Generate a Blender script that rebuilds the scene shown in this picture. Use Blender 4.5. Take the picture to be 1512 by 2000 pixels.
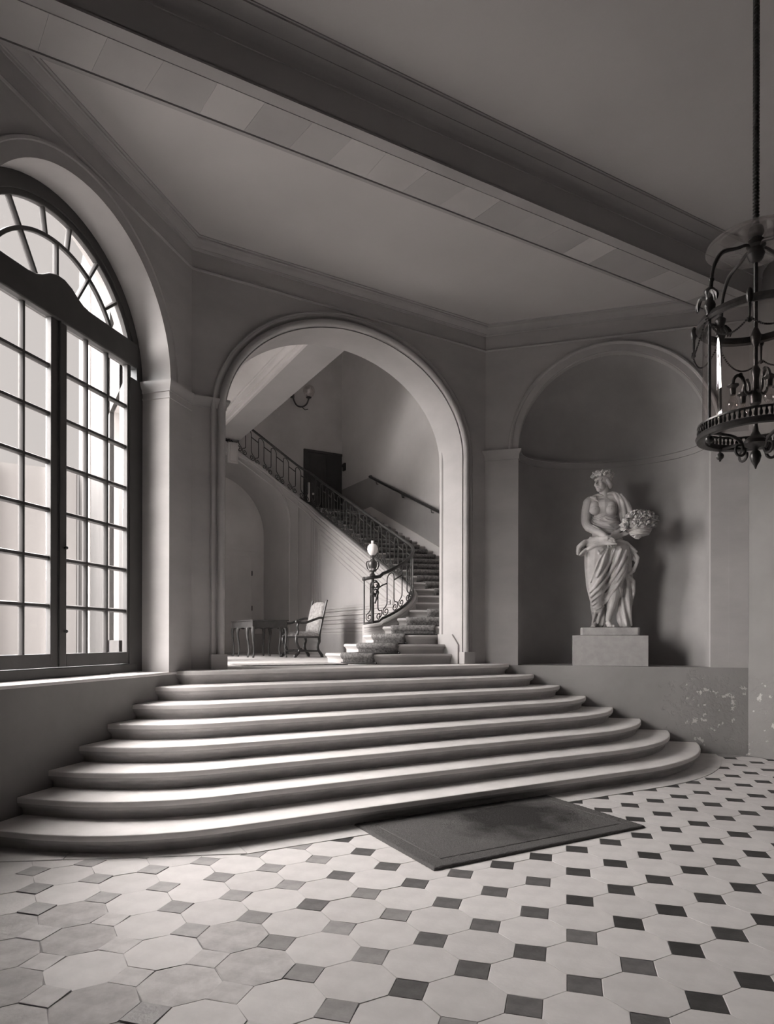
import bpy, math, random
from mathutils import Vector, Matrix, noise
random.seed(7)
for _o in list(bpy.data.objects): bpy.data.objects.remove(_o, do_unlink=True)
SC = bpy.context.scene
COL = SC.collection
PI = math.pi
S2 = math.sqrt(0.5)
sin, cos = math.sin, math.cos

# ------------------------------------------------------------------ camera
FPX, CXP, CYP, YAW, ROLL, EYE = 1291.0, 735.0, 1248.2, math.radians(29.05), 0.002, 1.65
cam_d = bpy.data.cameras.new('camera')
cam = bpy.data.objects.new('camera', cam_d); COL.objects.link(cam)
cam_d.sensor_fit = 'VERTICAL'; cam_d.sensor_height = 36.0
cam_d.lens = FPX / 2000 * 36.0
cam_d.shift_x = (756 - CXP) / 2000.0
cam_d.shift_y = (CYP - 1000) / 2000.0
cam_d.clip_start = 0.05; cam_d.clip_end = 300
cam.matrix_world = (Matrix.Translation((0, 0, EYE)) @ Matrix.Rotation(-YAW, 4, 'Z') @ Matrix.Rotation(PI/2, 4, 'X')
                    @ Matrix.Rotation(ROLL, 4, 'Z'))
SC.camera = cam

# ------------------------------------------------------------------ sky, daylight, exposure
WORLD = bpy.data.worlds.new('sky'); SC.world = WORLD
WORLD.use_nodes = True
_bg = WORLD.node_tree.nodes['Background']
_bg.inputs[0].default_value = (1.0, 0.985, 0.975, 1)      # even overcast sky
_bg.inputs[1].default_value = 0.72

sun_d = bpy.data.lights.new('hazy_sun', 'SUN'); sun_d.energy = 68.0; sun_d.angle = math.radians(96)   # sun behind thin cloud: a very wide, soft glow
sun = bpy.data.objects.new('hazy_sun', sun_d); COL.objects.link(sun)
_el = math.radians(36)
sun.rotation_euler = Vector((cos(_el)*0.8, -cos(_el)*0.6, -sin(_el))).to_track_quat('-Z', 'Z').to_euler()

def portal(name, loc, direction, w, h):                    # guides sampling of the sky through a window opening
    l = bpy.data.lights.new(name, 'AREA'); l.shape = 'RECTANGLE'; l.size = w; l.size_y = h
    l.cycles.is_portal = True
    o = bpy.data.objects.new(name, l); COL.objects.link(o)
    o.location = loc
    o.rotation_euler = Vector(direction).to_track_quat('-Z', 'Z').to_euler()
    return o

SC.view_settings.view_transform = 'Standard'
SC.view_settings.look = 'None'
SC.view_settings.gamma = 1.0
SC.view_settings.use_curve_mapping = False
SC.view_settings.exposure = 0.0
SC.cycles.max_bounces = 10
SC.cycles.diffuse_bounces = 6
SC.cycles.transparent_max_bounces = 16
SC.cycles.sample_clamp_indirect = 6.0
SC.cycles.use_denoising = True

# ------------------------------------------------------------------ materials
def grey(v): return (v*1.03, v, v*0.985, 1)

def mat(name, v, rough=0.85, var=0.12, scale=2.0, bump=0.0, bscale=40.0, spec=0.3, metal=0.0, streak=None, coords='Object'):
    """a grey surface with soft blotches and fine relief"""
    m = bpy.data.materials.new(name); m.use_nodes = True
    nt = m.node_tree; N = nt.nodes; L = nt.links
    b = N['Principled BSDF']
    b.inputs['Roughness'].default_value = rough
    b.inputs['Metallic'].default_value = metal
    b.inputs['Specular IOR Level'].default_value = spec
    tc = N.new('ShaderNodeTexCoord')
    src = tc.outputs['Object']
    if streak:
        mp = N.new('ShaderNodeMapping'); mp.inputs['Scale'].default_value = streak
        L.new(src, mp.inputs[0]); src2 = mp.outputs[0]
    else: src2 = src
    n1 = N.new('ShaderNodeTexNoise'); n1.inputs['Scale'].default_value = scale; n1.inputs['Detail'].default_value = 6
    n1.inputs['Roughness'].default_value = 0.6
    L.new(src2, n1.inputs['Vector'])
    cr = N.new('ShaderNodeValToRGB')
    cr.color_ramp.elements[0].position = 0.3; cr.color_ramp.elements[0].color = grey(v*(1-var))
    cr.color_ramp.elements[1].position = 0.7; cr.color_ramp.elements[1].color = grey(min(0.95, v*(1+var)))
    L.new(n1.outputs['Fac'], cr.inputs[0])
    L.new(cr.outputs[0], b.inputs['Base Color'])
    if bump:
        n2 = N.new('ShaderNodeTexNoise'); n2.inputs['Scale'].default_value = bscale; n2.inputs['Detail'].default_value = 4
        L.new(src, n2.inputs['Vector'])
        bp = N.new('ShaderNodeBump'); bp.inputs['Strength'].default_value = bump; bp.inputs['Distance'].default_value = 0.01
        L.new(n2.outputs['Fac'], bp.inputs['Height']); L.new(bp.outputs[0], b.inputs['Normal'])
    return m

def vary(m, amt):
    """tone differs from piece to piece (per object)"""
    nt = m.node_tree; N = nt.nodes; L = nt.links
    b = N['Principled BSDF']; old = b.inputs['Base Color'].links[0].from_socket
    oi = N.new('ShaderNodeObjectInfo')
    mr = N.new('ShaderNodeMapRange'); mr.inputs['To Min'].default_value = 1-amt; mr.inputs['To Max'].default_value = 1+amt
    L.new(oi.outputs['Random'], mr.inputs['Value'])
    mx = N.new('ShaderNodeVectorMath'); mx.operation = 'SCALE'
    L.new(old, mx.inputs[0]); L.new(mr.outputs[0], mx.inputs['Scale'])
    L.new(mx.outputs[0], b.inputs['Base Color'])
    return m

def glass_mat(name, tint=0.93, gloss=0.08, rough=0.02, dirt=0.0):
    m = bpy.data.materials.new(name); m.use_nodes = True
    nt = m.node_tree; N = nt.nodes; L = nt.links
    N.remove(N['Principled BSDF']); out = N['Material Output']
    t = N.new('ShaderNodeBsdfTransparent'); t.inputs[0].default_value = grey(tint)
    g = N.new('ShaderNodeBsdfGlossy'); g.inputs['Roughness'].default_value = rough; g.inputs[0].default_value = (1, 1, 1, 1)
    fr = N.new('ShaderNodeLayerWeight'); fr.inputs[0].default_value = 0.5
    pw = N.new('ShaderNodeMath'); pw.operation = 'POWER'; pw.inputs[1].default_value = 3.0
    L.new(fr.outputs['Facing'], pw.inputs[0])
    ad = N.new('ShaderNodeMath'); ad.operation = 'MULTIPLY_ADD'; ad.inputs[1].default_value = 0.5; ad.inputs[2].default_value = gloss
    L.new(pw.outputs[0], ad.inputs[0])
    mx = N.new('ShaderNodeMixShader'); L.new(ad.outputs[0], mx.inputs[0]); L.new(t.outputs[0], mx.inputs[1]); L.new(g.outputs[0], mx.inputs[2])
    last = mx.outputs[0]
    if dirt:
        tr = N.new('ShaderNodeBsdfDiffuse'); tr.inputs[0].default_value = grey(0.7)
        m2 = N.new('ShaderNodeMixShader'); m2.inputs[0].default_value = dirt
        L.new(last, m2.inputs[1]); L.new(tr.outputs[0], m2.inputs[2]); last = m2.outputs[0]
    L.new(last, out.inputs['Surface'])
    return m

M = {}
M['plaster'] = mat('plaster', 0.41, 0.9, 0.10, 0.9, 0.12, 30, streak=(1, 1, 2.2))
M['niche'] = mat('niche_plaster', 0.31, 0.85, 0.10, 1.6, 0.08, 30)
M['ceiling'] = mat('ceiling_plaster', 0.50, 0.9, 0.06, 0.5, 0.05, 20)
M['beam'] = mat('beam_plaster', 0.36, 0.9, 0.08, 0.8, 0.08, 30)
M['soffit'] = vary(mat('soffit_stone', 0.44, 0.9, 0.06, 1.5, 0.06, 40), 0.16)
M['trim'] = mat('trim_plaster', 0.40, 0.85, 0.08, 2.0, 0.05, 40)
M['hallwall'] = mat('hall_plaster', 0.62, 0.9, 0.07, 0.9, 0.06, 30)
M['hallback'] = mat('hall_back_plaster', 0.52, 0.9, 0.12, 0.8, 0.06, 30)
M['lowdado'] = mat('shaded_dado_plaster', 0.24, 0.85, 0.12, 1.0, 0.08, 30)  # darker than the wall plaster: shade below the window painted in
M['rear'] = mat('dark_rear_wall', 0.14, 0.9, 0.1, 0.6)
M['string'] = mat('string_plaster', 0.38, 0.85, 0.06, 1.2, 0.05, 30)
M['dado'] = mat('grey_dado_paint', 0.33, 0.8, 0.10, 1.2, 0.04, 30)
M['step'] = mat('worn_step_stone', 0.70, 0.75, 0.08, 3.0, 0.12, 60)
M['riser'] = mat('shaded_riser_stone', 0.40, 0.8, 0.14, 4.0, 0.12, 60)  # step stone darkened so the shade on the risers is in the colour
M['dimouter'] = mat('dimmed_outer_wall', 0.034, 0.9, 0.2, 0.6)  # colour kept very dark to offset the strong sun on this wall
M['midsq'] = vary(mat('grey_slate', 0.13, 0.6, 0.3, 9.0, 0.2, 60), 0.25)
M['marble'] = mat('stair_stone', 0.44, 0.6, 0.05, 3.0, 0.04, 40)
M['octagon'] = vary(mat('pale_limestone', 0.60, 0.62, 0.09, 5.0, 0.16, 45), 0.06)
M['square'] = vary(mat('dark_slate', 0.05, 0.6, 0.35, 9.0, 0.2, 60, spec=0.3), 0.22)
M['leftsq'] = vary(mat('light_grey_slate', 0.30, 0.55, 0.2, 8.0, 0.25, 50, spec=0.4), 0.18)
M['wornoct'] = vary(mat('worn_limestone', 0.51, 0.8, 0.22, 7.0, 0.5, 22), 0.10)
M['palesq'] = vary(mat('pale_square_stone', 0.56, 0.7, 0.15, 9.0, 0.3, 40), 0.10)
M['sidewall'] = mat('side_wall_plaster', 0.27, 0.9, 0.12, 0.9, 0.1, 30)
M['bulbglass'] = glass_mat('bulb_glass', 0.85, 0.16)
M['grout'] = mat('dark_joint', 0.30, 0.95, 0.2, 8.0)
def pile_mat(name, v, dark):
    """cut pile: fine tufts, and a threadbare dark area where people step"""
    m = mat(name, v, 1.0, 0.45, 240.0, 1.0, 230, spec=0.0)
    nt = m.node_tree; N = nt.nodes; L = nt.links
    b = N['Principled BSDF']; old = b.inputs['Base Color'].links[0].from_socket
    tc = N.new('ShaderNodeTexCoord'); ds = N.new('ShaderNodeVectorMath'); ds.operation = 'DISTANCE'; ds.inputs[1].default_value = (0.25, 0.10, 0.0)
    L.new(tc.outputs['Object'], ds.inputs[0])
    nz = N.new('ShaderNodeTexNoise'); nz.inputs['Scale'].default_value = 3.0; nz.inputs['Detail'].default_value = 8; L.new(tc.outputs['Object'], nz.inputs['Vector'])
    ad = N.new('ShaderNodeMath'); ad.operation = 'ADD'; L.new(ds.outputs['Value'], ad.inputs[0]); L.new(nz.outputs['Fac'], ad.inputs[1])
    mr = N.new('ShaderNodeMapRange'); mr.inputs['From Min'].default_value = 0.85; mr.inputs['From Max'].default_value = 1.25; mr.inputs['To Min'].default_value = dark; mr.inputs['To Max'].default_value = 1.0
    L.new(ad.outputs[0], mr.inputs['Value'])
    sc = N.new('ShaderNodeVectorMath'); sc.operation = 'SCALE'; L.new(old, sc.inputs[0]); L.new(mr.outputs[0], sc.inputs['Scale']); L.new(sc.outputs[0], b.inputs['Base Color'])
    return m
M['pile'] = pile_mat('rug_pile', 0.15, 0.38); M['pileborder'] = pile_mat('rug_border_pile', 0.145, 0.75)
M['runner'] = mat('runner_pile', 0.16, 1.0, 0.55, 28.0, 0.6, 160, spec=0.0)
M['darkwood'] = mat('painted_dark_wood', 0.06, 0.55, 0.15, 4.0, 0.05, 30)
M['winwood'] = mat('window_paint', 0.065, 0.5, 0.10, 4.0, 0.04, 30)
M['walnut'] = mat('walnut', 0.035, 0.35, 0.35, 9.0, 0.03, 60, spec=0.5)
M['tablewood'] = mat('table_walnut', 0.05, 0.4, 0.35, 9.0, 0.03, 60, spec=0.5)
M['tapestry'] = mat('tapestry', 0.34, 0.95, 0.35, 16.0, 0.3, 120, spec=0.05)
M['iron'] = mat('wrought_iron', 0.035, 0.45, 0.2, 20.0, 0.05, 60, spec=0.5)
M['brass'] = mat('dark_brass', 0.09, 0.38, 0.3, 14.0, 0.06, 60, spec=0.6, metal=0.75)
M['statue'] = mat('statue_stone', 0.50, 0.75, 0.16, 5.0, 0.06, 50)
M['plinth'] = mat('plinth_stone', 0.33, 0.8, 0.22, 6.0, 0.1, 50)
M['block'] = mat('pedestal_stone', 0.33, 0.8, 0.10, 9.0, 0.06, 60)
M['glass'] = glass_mat('window_glass', 0.94, 0.02)
M['lampglass'] = glass_mat('lantern_glass', 0.93, 0.06)
M['smokeglass'] = glass_mat('smoke_bell_glass', 0.78, 0.06, dirt=0.17)
M['opal'] = mat('opal_glass', 0.85, 0.25, 0.03, 3.0, spec=0.5)
M['facade'] = mat('courtyard_facade', 0.44, 0.9, 0.10, 0.35, streak=(1, 1, 0.25))
M['plate'] = mat('white_enamel', 0.75, 0.4, 0.03, 3.0)
M['ground'] = mat('courtyard_gravel', 0.22, 0.95, 0.2, 5.0)

def peel_material(base):
    """plaster whose paint has flaked off low on the wall by the right corner: pale bare patches and lifted edges"""
    m = base.copy(); m.name = 'peeling_plaster'
    nt = m.node_tree; N = nt.nodes; L = nt.links
    b = N['Principled BSDF']; old = b.inputs['Base Color'].links[0].from_socket
    tc = N.new('ShaderNodeTexCoord')
    nz = N.new('ShaderNodeTexNoise'); nz.inputs['Scale'].default_value = 7.5; nz.inputs['Detail'].default_value = 8; nz.inputs['Roughness'].default_value = 0.62
    L.new(tc.outputs['Object'], nz.inputs['Vector'])
    sx = N.new('ShaderNodeSeparateXYZ'); L.new(tc.outputs['Object'], sx.inputs[0])
    zr = N.new('ShaderNodeMapRange'); zr.inputs['From Min'].default_value = 1.0; zr.inputs['From Max'].default_value = 1.75
    zr.inputs['To Min'].default_value = 0.0; zr.inputs['To Max'].default_value = 0.5
    L.new(sx.outputs['Z'], zr.inputs['Value'])
    xr = N.new('ShaderNodeMapRange'); xr.inputs['From Min'].default_value = 7.9; xr.inputs['From Max'].default_value = 8.7
    xr.inputs['To Min'].default_value = 0.42; xr.inputs['To Max'].default_value = 0.0
    L.new(sx.outputs['X'], xr.inputs['Value'])
    a = N.new('ShaderNodeMath'); a.operation = 'SUBTRACT'; L.new(nz.outputs['Fac'], a.inputs[0]); L.new(zr.outputs[0], a.inputs[1])
    c = N.new('ShaderNodeMath'); c.operation = 'SUBTRACT'; L.new(a.outputs[0], c.inputs[0]); L.new(xr.outputs[0], c.inputs[1])
    st = N.new('ShaderNodeMapRange'); st.inputs['From Min'].default_value = 0.60; st.inputs['From Max'].default_value = 0.615
    L.new(c.outputs[0], st.inputs['Value'])
    mx = N.new('ShaderNodeMix'); mx.data_type = 'RGBA'
    L.new(st.outputs[0], mx.inputs[0]); L.new(old, mx.inputs[6]); mx.inputs[7].default_value = grey(0.52)
    L.new(mx.outputs[2], b.inputs['Base Color'])
    s2 = N.new('ShaderNodeMapRange'); s2.inputs['From Min'].default_value = 0.42; s2.inputs['From Max'].default_value = 0.60
    L.new(c.outputs[0], s2.inputs['Value'])
    n3 = N.new('ShaderNodeTexNoise'); n3.inputs['Scale'].default_value = 34; n3.inputs['Detail'].default_value = 5
    L.new(tc.outputs['Object'], n3.inputs['Vector'])
    ml = N.new('ShaderNodeMath'); ml.operation = 'MULTIPLY'; L.new(s2.outputs[0], ml.inputs[0]); L.new(n3.outputs['Fac'], ml.inputs[1])
    bp = N.new('ShaderNodeBump'); bp.inputs['Strength'].default_value = 0.8; bp.inputs['Distance'].default_value = 0.012; bp.invert = True
    L.new(ml.outputs[0], bp.inputs['Height']); L.new(bp.outputs[0], b.inputs['Normal'])
    return m
M['lowright'] = peel_material(mat('shaded_low_plaster', 0.27, 0.9, 0.12, 1.1, 0.12, 30)); M['peel'] = peel_material(M['plaster']); M['peelside'] = peel_material(M['sidewall'])  # wall under the niche has a darker base colour that paints in shade

# ------------------------------------------------------------------ mesh helpers
def V(*a): return Vector(a)

class MB:
    """collects shapes into one mesh; F is the frame they are given in"""
    def __init__(s, F=None): s.v = []; s.f = []; s.F = F or Matrix.Identity(4)
    def add(s, vs, fs):
        k = len(s.v); s.v += [s.F @ Vector(p) for p in vs]; s.f += [tuple(i+k for i in f) for f in fs]
        return s
    def box(s, a, b):
        (x0, y0, z0), (x1, y1, z1) = a, b
        return s.add([(x0,y0,z0),(x1,y0,z0),(x1,y1,z0),(x0,y1,z0),(x0,y0,z1),(x1,y0,z1),(x1,y1,z1),(x0,y1,z1)],
                     [(3,2,1,0),(4,5,6,7),(0,1,5,4),(1,2,6,5),(2,3,7,6),(3,0,4,7)])
    def prism(s, poly, d0, d1, axis='y'):
        """polygon in the two other axes, pushed along axis from d0 to d1"""
        n = len(poly)
        def p(q, d):
            if axis == 'y': return (q[0], d, q[1])
            if axis == 'x': return (d, q[0], q[1])
            return (q[0], q[1], d)
        vs = [p(q, d0) for q in poly] + [p(q, d1) for q in poly]
        fs = [tuple(range(n)), tuple(range(2*n-1, n-1, -1))]
        fs += [(i, n+i, n+(i+1) % n, (i+1) % n) for i in range(n)]
        return s.add(vs, fs)
    def lathe(s, prof, c=(0,0,0), n=24, a0=0, a1=2*PI, caps=True):
        full = abs(a1-a0-2*PI) < 1e-6; m = n if full else n+1
        vs = []; fs = []
        for j in range(m):
            a = a0+(a1-a0)*j/n
            vs += [(c[0]+r*cos(a), c[1]+r*sin(a), c[2]+z) for r, z in prof]
        k = len(prof)
        for j in range(n):
            b = ((j+1) % m)*k
            fs += [(j*k+i, b+i, b+i+1, j*k+i+1) for i in range(k-1)]
        if caps and full:
            if prof[0][0] > 1e-5: fs.append(tuple(j*k for j in range(m))[::-1])
            if prof[-1][0] > 1e-5: fs.append(tuple(j*k+k-1 for j in range(m)))
        return s.add(vs, fs)
    def tube(s, pts, r, n=8, closed=False, flat=1.0, up=None):
        pts = [Vector(p) for p in pts]; m = len(pts)
        rs = r if isinstance(r, (list, tuple)) else [r]*m
        T = []
        for i in range(m):
            if closed: t = pts[(i+1) % m]-pts[i-1]
            else: t = pts[min(i+1, m-1)]-pts[max(i-1, 0)]
            T.append(t.normalized() if t.length > 1e-9 else V(0,0,1))
        ref = Vector(up) if up else (V(0,0,1) if abs(T[0].z) < 0.9 else V(1,0,0))
        nrm = (ref-T[0]*ref.dot(T[0])).normalized()
        vs = []
        for i in range(m):
            nrm = nrm-T[i]*nrm.dot(T[i])
            if nrm.length < 1e-6: nrm = T[i].orthogonal()
            nrm.normalize(); bi = T[i].cross(nrm)
            for j in range(n):
                a = 2*PI*j/n
                vs.append(pts[i]+nrm*(cos(a)*rs[i])+bi*(sin(a)*rs[i]*flat))
        fs = []
        for i in range(m if closed else m-1):
            b = ((i+1) % m)*n
            fs += [(i*n+j, i*n+(j+1) % n, b+(j+1) % n, b+j) for j in range(n)]
        if not closed:
            fs.append(tuple(range(n))[::-1]); fs.append(tuple((m-1)*n+j for j in range(n)))
        return s.add(vs, fs)
    def stube(s, pts, r, n=8, k=5, **kw):
        """tube along a smooth curve through the points"""
        pts = [Vector(p) for p in pts]; m = len(pts); rs = r if isinstance(r, (list, tuple)) else [r]*m
        P, R = [], []
        for i in range(m-1):
            p0, p1, p2, p3 = pts[max(0, i-1)], pts[i], pts[i+1], pts[min(m-1, i+2)]
            for j in range(k):
                t = j/k
                P.append(0.5*((2*p1)+(p2-p0)*t+(2*p0-5*p1+4*p2-p3)*t*t+(3*p1-p0-3*p2+p3)*t**3))
                e = t*t*(3-2*t); R.append(rs[i]+(rs[i+1]-rs[i])*e)
        P.append(pts[-1]); R.append(rs[-1])
        return s.tube(P, R, n, **kw)
    def sweep(s, prof, path, closed_prof=True, closed=False, up=(0,0,1), ends=True):
        """profile (across, up) swept with mitres along a path lying across `up`; across points to the left of the way"""
        up = Vector(up); path = [Vector(p) for p in path]; m = len(path); k = len(prof); vs = []
        for i in range(m):
            a = path[i]-path[i-1] if (i > 0 or closed) else path[1]-path[0]
            b = path[(i+1) % m]-path[i] if (i < m-1 or closed) else path[-1]-path[-2]
            na = up.cross(a).normalized(); nb = up.cross(b).normalized()
            w = (na+nb); w = w/max(0.3, w.length_squared)*2
            vs += [path[i]+w*p[0]+up*p[1] for p in prof]
        fs = []
        for i in range(m if closed else m-1):
            b = ((i+1) % m)*k
            for j in range(k if closed_prof else k-1):
                j2 = (j+1) % k
                fs.append((i*k+j, i*k+j2, b+j2, b+j))
        if closed_prof and ends and not closed:
            fs.append(tuple(range(k))[::-1]); fs.append(tuple((m-1)*k+j for j in range(k)))
        return s.add(vs, fs)
    def grid(s, fn, nu, nv, cu=False, cv=False):
        vs = [fn(i/(nu if cu else nu-1), j/(nv if cv else nv-1)) for i in range(nu) for j in range(nv)]
        fs = []
        for i in range(nu if cu else nu-1):
            for j in range(nv if cv else nv-1):
                i2 = (i+1) % nu; j2 = (j+1) % nv
                fs.append((i*nv+j, i2*nv+j, i2*nv+j2, i*nv+j2))
        return s.add(vs, fs)
    def ball(s, c, r, nu=10, nv=7):
        rx, ry, rz = r if isinstance(r, (tuple, list)) else (r, r, r)
        vs = [(c[0], c[1], c[2]-rz)]; fs = []
        for j in range(1, nv):
            t = -PI/2+PI*j/nv
            vs += [(c[0]+rx*cos(t)*cos(2*PI*i/nu), c[1]+ry*cos(t)*sin(2*PI*i/nu), c[2]+rz*sin(t)) for i in range(nu)]
        vs.append((c[0], c[1], c[2]+rz)); e = len(vs)-1
        for i in range(nu):
            i2 = (i+1) % nu
            fs.append((0, 1+i2, 1+i))
            for j in range(nv-2): fs.append((1+j*nu+i, 1+j*nu+i2, 1+(j+1)*nu+i2, 1+(j+1)*nu+i))
            fs.append((1+(nv-2)*nu+i, 1+(nv-2)*nu+i2, e))
        return s.add(vs, fs)
    def mesh(s, name, m, smooth=35):
        me = bpy.data.meshes.new(name)
        me.from_pydata([tuple(p) for p in s.v], [], s.f)
        me.materials.append(m); me.validate(); me.update()
        import bmesh
        bm = bmesh.new(); bm.from_mesh(me); bmesh.ops.recalc_face_normals(bm, faces=bm.faces); bm.to_mesh(me); bm.free()
        if smooth:
            me.shade_smooth(); me.set_sharp_from_angle(angle=math.radians(smooth))
        return me
    def build(s, name, m, parent=None, smooth=35, origin=None):
        me = s.mesh(name, m, smooth)
        o = bpy.data.objects.new(name, me); COL.objects.link(o)
        if origin is not None:
            me.transform(Matrix.Translation(-Vector(origin))); o.location = origin
        if parent is not None:
            o.parent = parent
            o.matrix_parent_inverse = Matrix.Identity(4)
            if parent.type == 'EMPTY' or True:
                # geometry is given in world space: take it into the parent's frame
                pm = world_of(parent).inverted()
                if origin is None: me.transform(pm)
                else:
                    o.matrix_local = pm @ Matrix.Translation(Vector(origin))
        return o

def world_of(o):
    m = o.matrix_basis.copy(); p = o.parent
    while p is not None: m = p.matrix_basis @ m; p = p.parent
    return m

def tag(o, label=None, cat=None, group=None, kind=None):
    if label: o['label'] = label
    if cat: o['category'] = cat
    if group: o['group'] = group
    if kind: o['kind'] = kind
    return o
def struct(o): o['kind'] = 'structure'; return o
def thing(name, label, cat, loc=(0,0,0), rotz=0.0, group=None):
    o = bpy.data.objects.new(name, None); COL.objects.link(o)
    o.empty_display_size = 0.1
    o.location = loc; o.rotation_euler = (0, 0, rotz)
    return tag(o, label, cat, group)
def bevel(o, w=0.006, seg=2, ang=40):
    b = o.modifiers.new('bevel', 'BEVEL'); b.width = w; b.segments = seg; b.limit_method = 'ANGLE'; b.angle_limit = math.radians(ang)
    return o
def copy_tree(o, parent=None, matrix=None):
    c = o.copy(); COL.objects.link(c)
    if parent is not None: c.parent = parent
    if matrix is not None: c.matrix_basis = matrix
    for ch in list(o.children): copy_tree(ch, c)
    return c
def frame(o, ex, ey, ez=(0,0,1)):
    ex, ey, ez, o = Vector(ex), Vector(ey), Vector(ez), Vector(o)
    return Matrix(((ex.x, ey.x, ez.x, o.x), (ex.y, ey.y, ez.y, o.y), (ex.z, ey.z, ez.z, o.z), (0,0,0,1)))
def arc(cx, cz, rx, rz, a0, a1, n):
    return [(cx+rx*cos(a0+(a1-a0)*i/n), cz+rz*sin(a0+(a1-a0)*i/n)) for i in range(n+1)]
# ------------------------------------------------------------------ plan of the bay (metres; camera stands over the origin)
ZL = 1.268                                    # landing level
AB = V(1.955, 8.200, 0); BC = V(6.580, 8.303, 0); CD = V(9.220, 5.663, 0); EA = V(-0.690, 5.555, 0)
ZB, ZC, ZN = 6.41, 6.56, 6.93                 # beam underside, bay ceiling, near ceiling
FA = frame(AB, (-S2, -S2, 0), (-S2, S2, 0))   # window wall: x runs from the corner towards the camera, y outwards
_e = (BC-AB).normalized()
FB = frame(AB-_e*1.955, _e, (-_e.y, _e.x, 0)) # arch wall: x is about world x, y outwards
FC = frame(BC, (S2, -S2, 0), (S2, S2, 0))     # niche wall: x from the corner to the right, y outwards
LB = 1.955, 1.955+(BC-AB).length
RISE, GOING, NSTEP, Y1 = 0.1585, 0.384, 8, 5.159

def arch_loop(x0, x1, ztop, xa, xb, zbase, zspring, rise, n=40, zlow=None):
    """wall outline with an arched opening that reaches down to the outline's foot"""
    zlow = zbase if zlow is None else zlow
    cx, rx = (xa+xb)/2, (xb-xa)/2
    a = arc(cx, zspring, rx, rise, PI, 0, n)
    return [(x0, zlow), (xa, zlow)] + a + [(xb, zlow), (x1, zlow), (x1, ztop), (x0, ztop)]

# window wall (left): centre of its arch 1.81 from the corner
SA, RA, ZA = 1.82, 1.345, 4.64
SILL = 1.262
m = MB(FA)
m.prism(arch_loop(-0.6, 4.3, 7.2, SA-RA, SA+RA, SILL, ZA, RA), 0, 0.36)
# the rebate behind, narrower where the window frame stands
m.prism(arch_loop(-0.6, 4.3, 7.2, SA-RA, SA+RA, SILL-0.1, ZA, RA), 0.36, 0.62)
struct(m.build('wall_left', M['plaster']))
m = MB(FA); m.box((-0.6, 0, -0.2), (4.3, 0.62, SILL-0.03)); struct(m.build('wall_left_dado', M['lowdado']))
m = MB(FA); m.box((SA-1.9, -0.012, SILL-0.03), (SA+RA+0.6, 0.36, SILL))
struct(bevel(m.build('trim_1', M['step']), 0.008))          # bright window ledge

# arch wall (back)
XA0, XA1, ZSP, RISEB, TB = 2.378, 6.117, 4.46, 1.49, 0.59
m = MB(FB)
m.prism(arch_loop(1.3, LB[1]+0.6, 7.2, XA0, XA1, ZL-0.3, ZSP, RISEB, 56), 0, TB)
struct(m.build('wall_back', M['plaster']))

# niche wall (right): half-round niche, 1.05 deep
SN, RN, ZNI, LEDGE, DN = 1.875, 1.365, 4.60, 1.25, 1.06
m = MB(FC)
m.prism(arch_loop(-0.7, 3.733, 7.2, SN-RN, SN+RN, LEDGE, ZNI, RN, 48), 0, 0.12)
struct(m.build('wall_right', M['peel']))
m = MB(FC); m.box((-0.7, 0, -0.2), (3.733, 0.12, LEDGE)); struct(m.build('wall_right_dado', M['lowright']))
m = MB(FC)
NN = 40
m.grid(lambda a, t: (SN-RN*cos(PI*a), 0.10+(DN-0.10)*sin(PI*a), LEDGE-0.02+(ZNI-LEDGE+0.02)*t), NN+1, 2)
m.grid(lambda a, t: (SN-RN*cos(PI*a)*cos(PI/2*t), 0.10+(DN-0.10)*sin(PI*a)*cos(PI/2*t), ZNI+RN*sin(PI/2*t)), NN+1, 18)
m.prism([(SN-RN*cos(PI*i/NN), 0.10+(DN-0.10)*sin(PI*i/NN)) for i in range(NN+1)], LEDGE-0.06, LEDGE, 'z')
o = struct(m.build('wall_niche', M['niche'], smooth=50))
m = MB(FC)                                        # small cornice running round the niche at the springing
pth = [(SN-(RN-0.0)*cos(PI*i/NN), 0.06+(DN-0.06)*sin(PI*i/NN), 0) for i in range(NN+1)]
m.sweep([(0.01, ZNI-0.11), (-0.012, ZNI-0.11), (-0.016, ZNI-0.075), (-0.03, ZNI-0.05), (-0.034, ZNI-0.03), (-0.05, ZNI-0.025), (-0.05, ZNI), (0.01, ZNI+0.004)], pth)
struct(m.build('trim_2', M['niche']))
m = MB(FC)                                        # archivolt of the niche
def arch_band(mb, cx, cz, r0, r1, d, n=48, ry0=None, ry1=None, steps=((0, 1),), legs=None):
    """raised band round an arch, built from (offset, height) profile points across it"""
    pr = steps
    vs = []; k = len(pr)
    ang = [PI*i/n for i in range(n+1)]
    rows = []
    if legs is not None: rows.append(('L', legs))
    rows += [('A', a) for a in ang]
    if legs is not None: rows.append(('R', legs))
    for kind, a in rows:
        for q, h in pr:
            rx = r0+(r1-r0)*q; rz = (ry0 if ry0 else r0)+((ry1 if ry1 else r1)-(ry0 if ry0 else r0))*q
            if kind == 'A': vs.append((cx-rx*cos(a), -h*d, cz+rz*sin(a)))
            elif kind == 'L': vs.append((cx-rx, -h*d, a))
            else: vs.append((cx+rx, -h*d, a))
    fs = []
    for i in range(len(rows)-1):
        for j in range(k-1): fs.append((i*k+j, (i+1)*k+j, (i+1)*k+j+1, i*k+j+1))
    mb.add(vs, fs)
arch_band(m, SN, ZNI+0.02, RN, RN+0.15, 0.05, steps=((0, 0), (0.0, 0.35), (0.62, 0.35), (0.66, 0.7), (0.8, 1.0), (0.92, 0.9), (1.0, 0.6), (1.0, 0)))
struct(m.build('trim_3', M['trim']))
m = MB(FC)                                        # the two impost blocks of the niche
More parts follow.
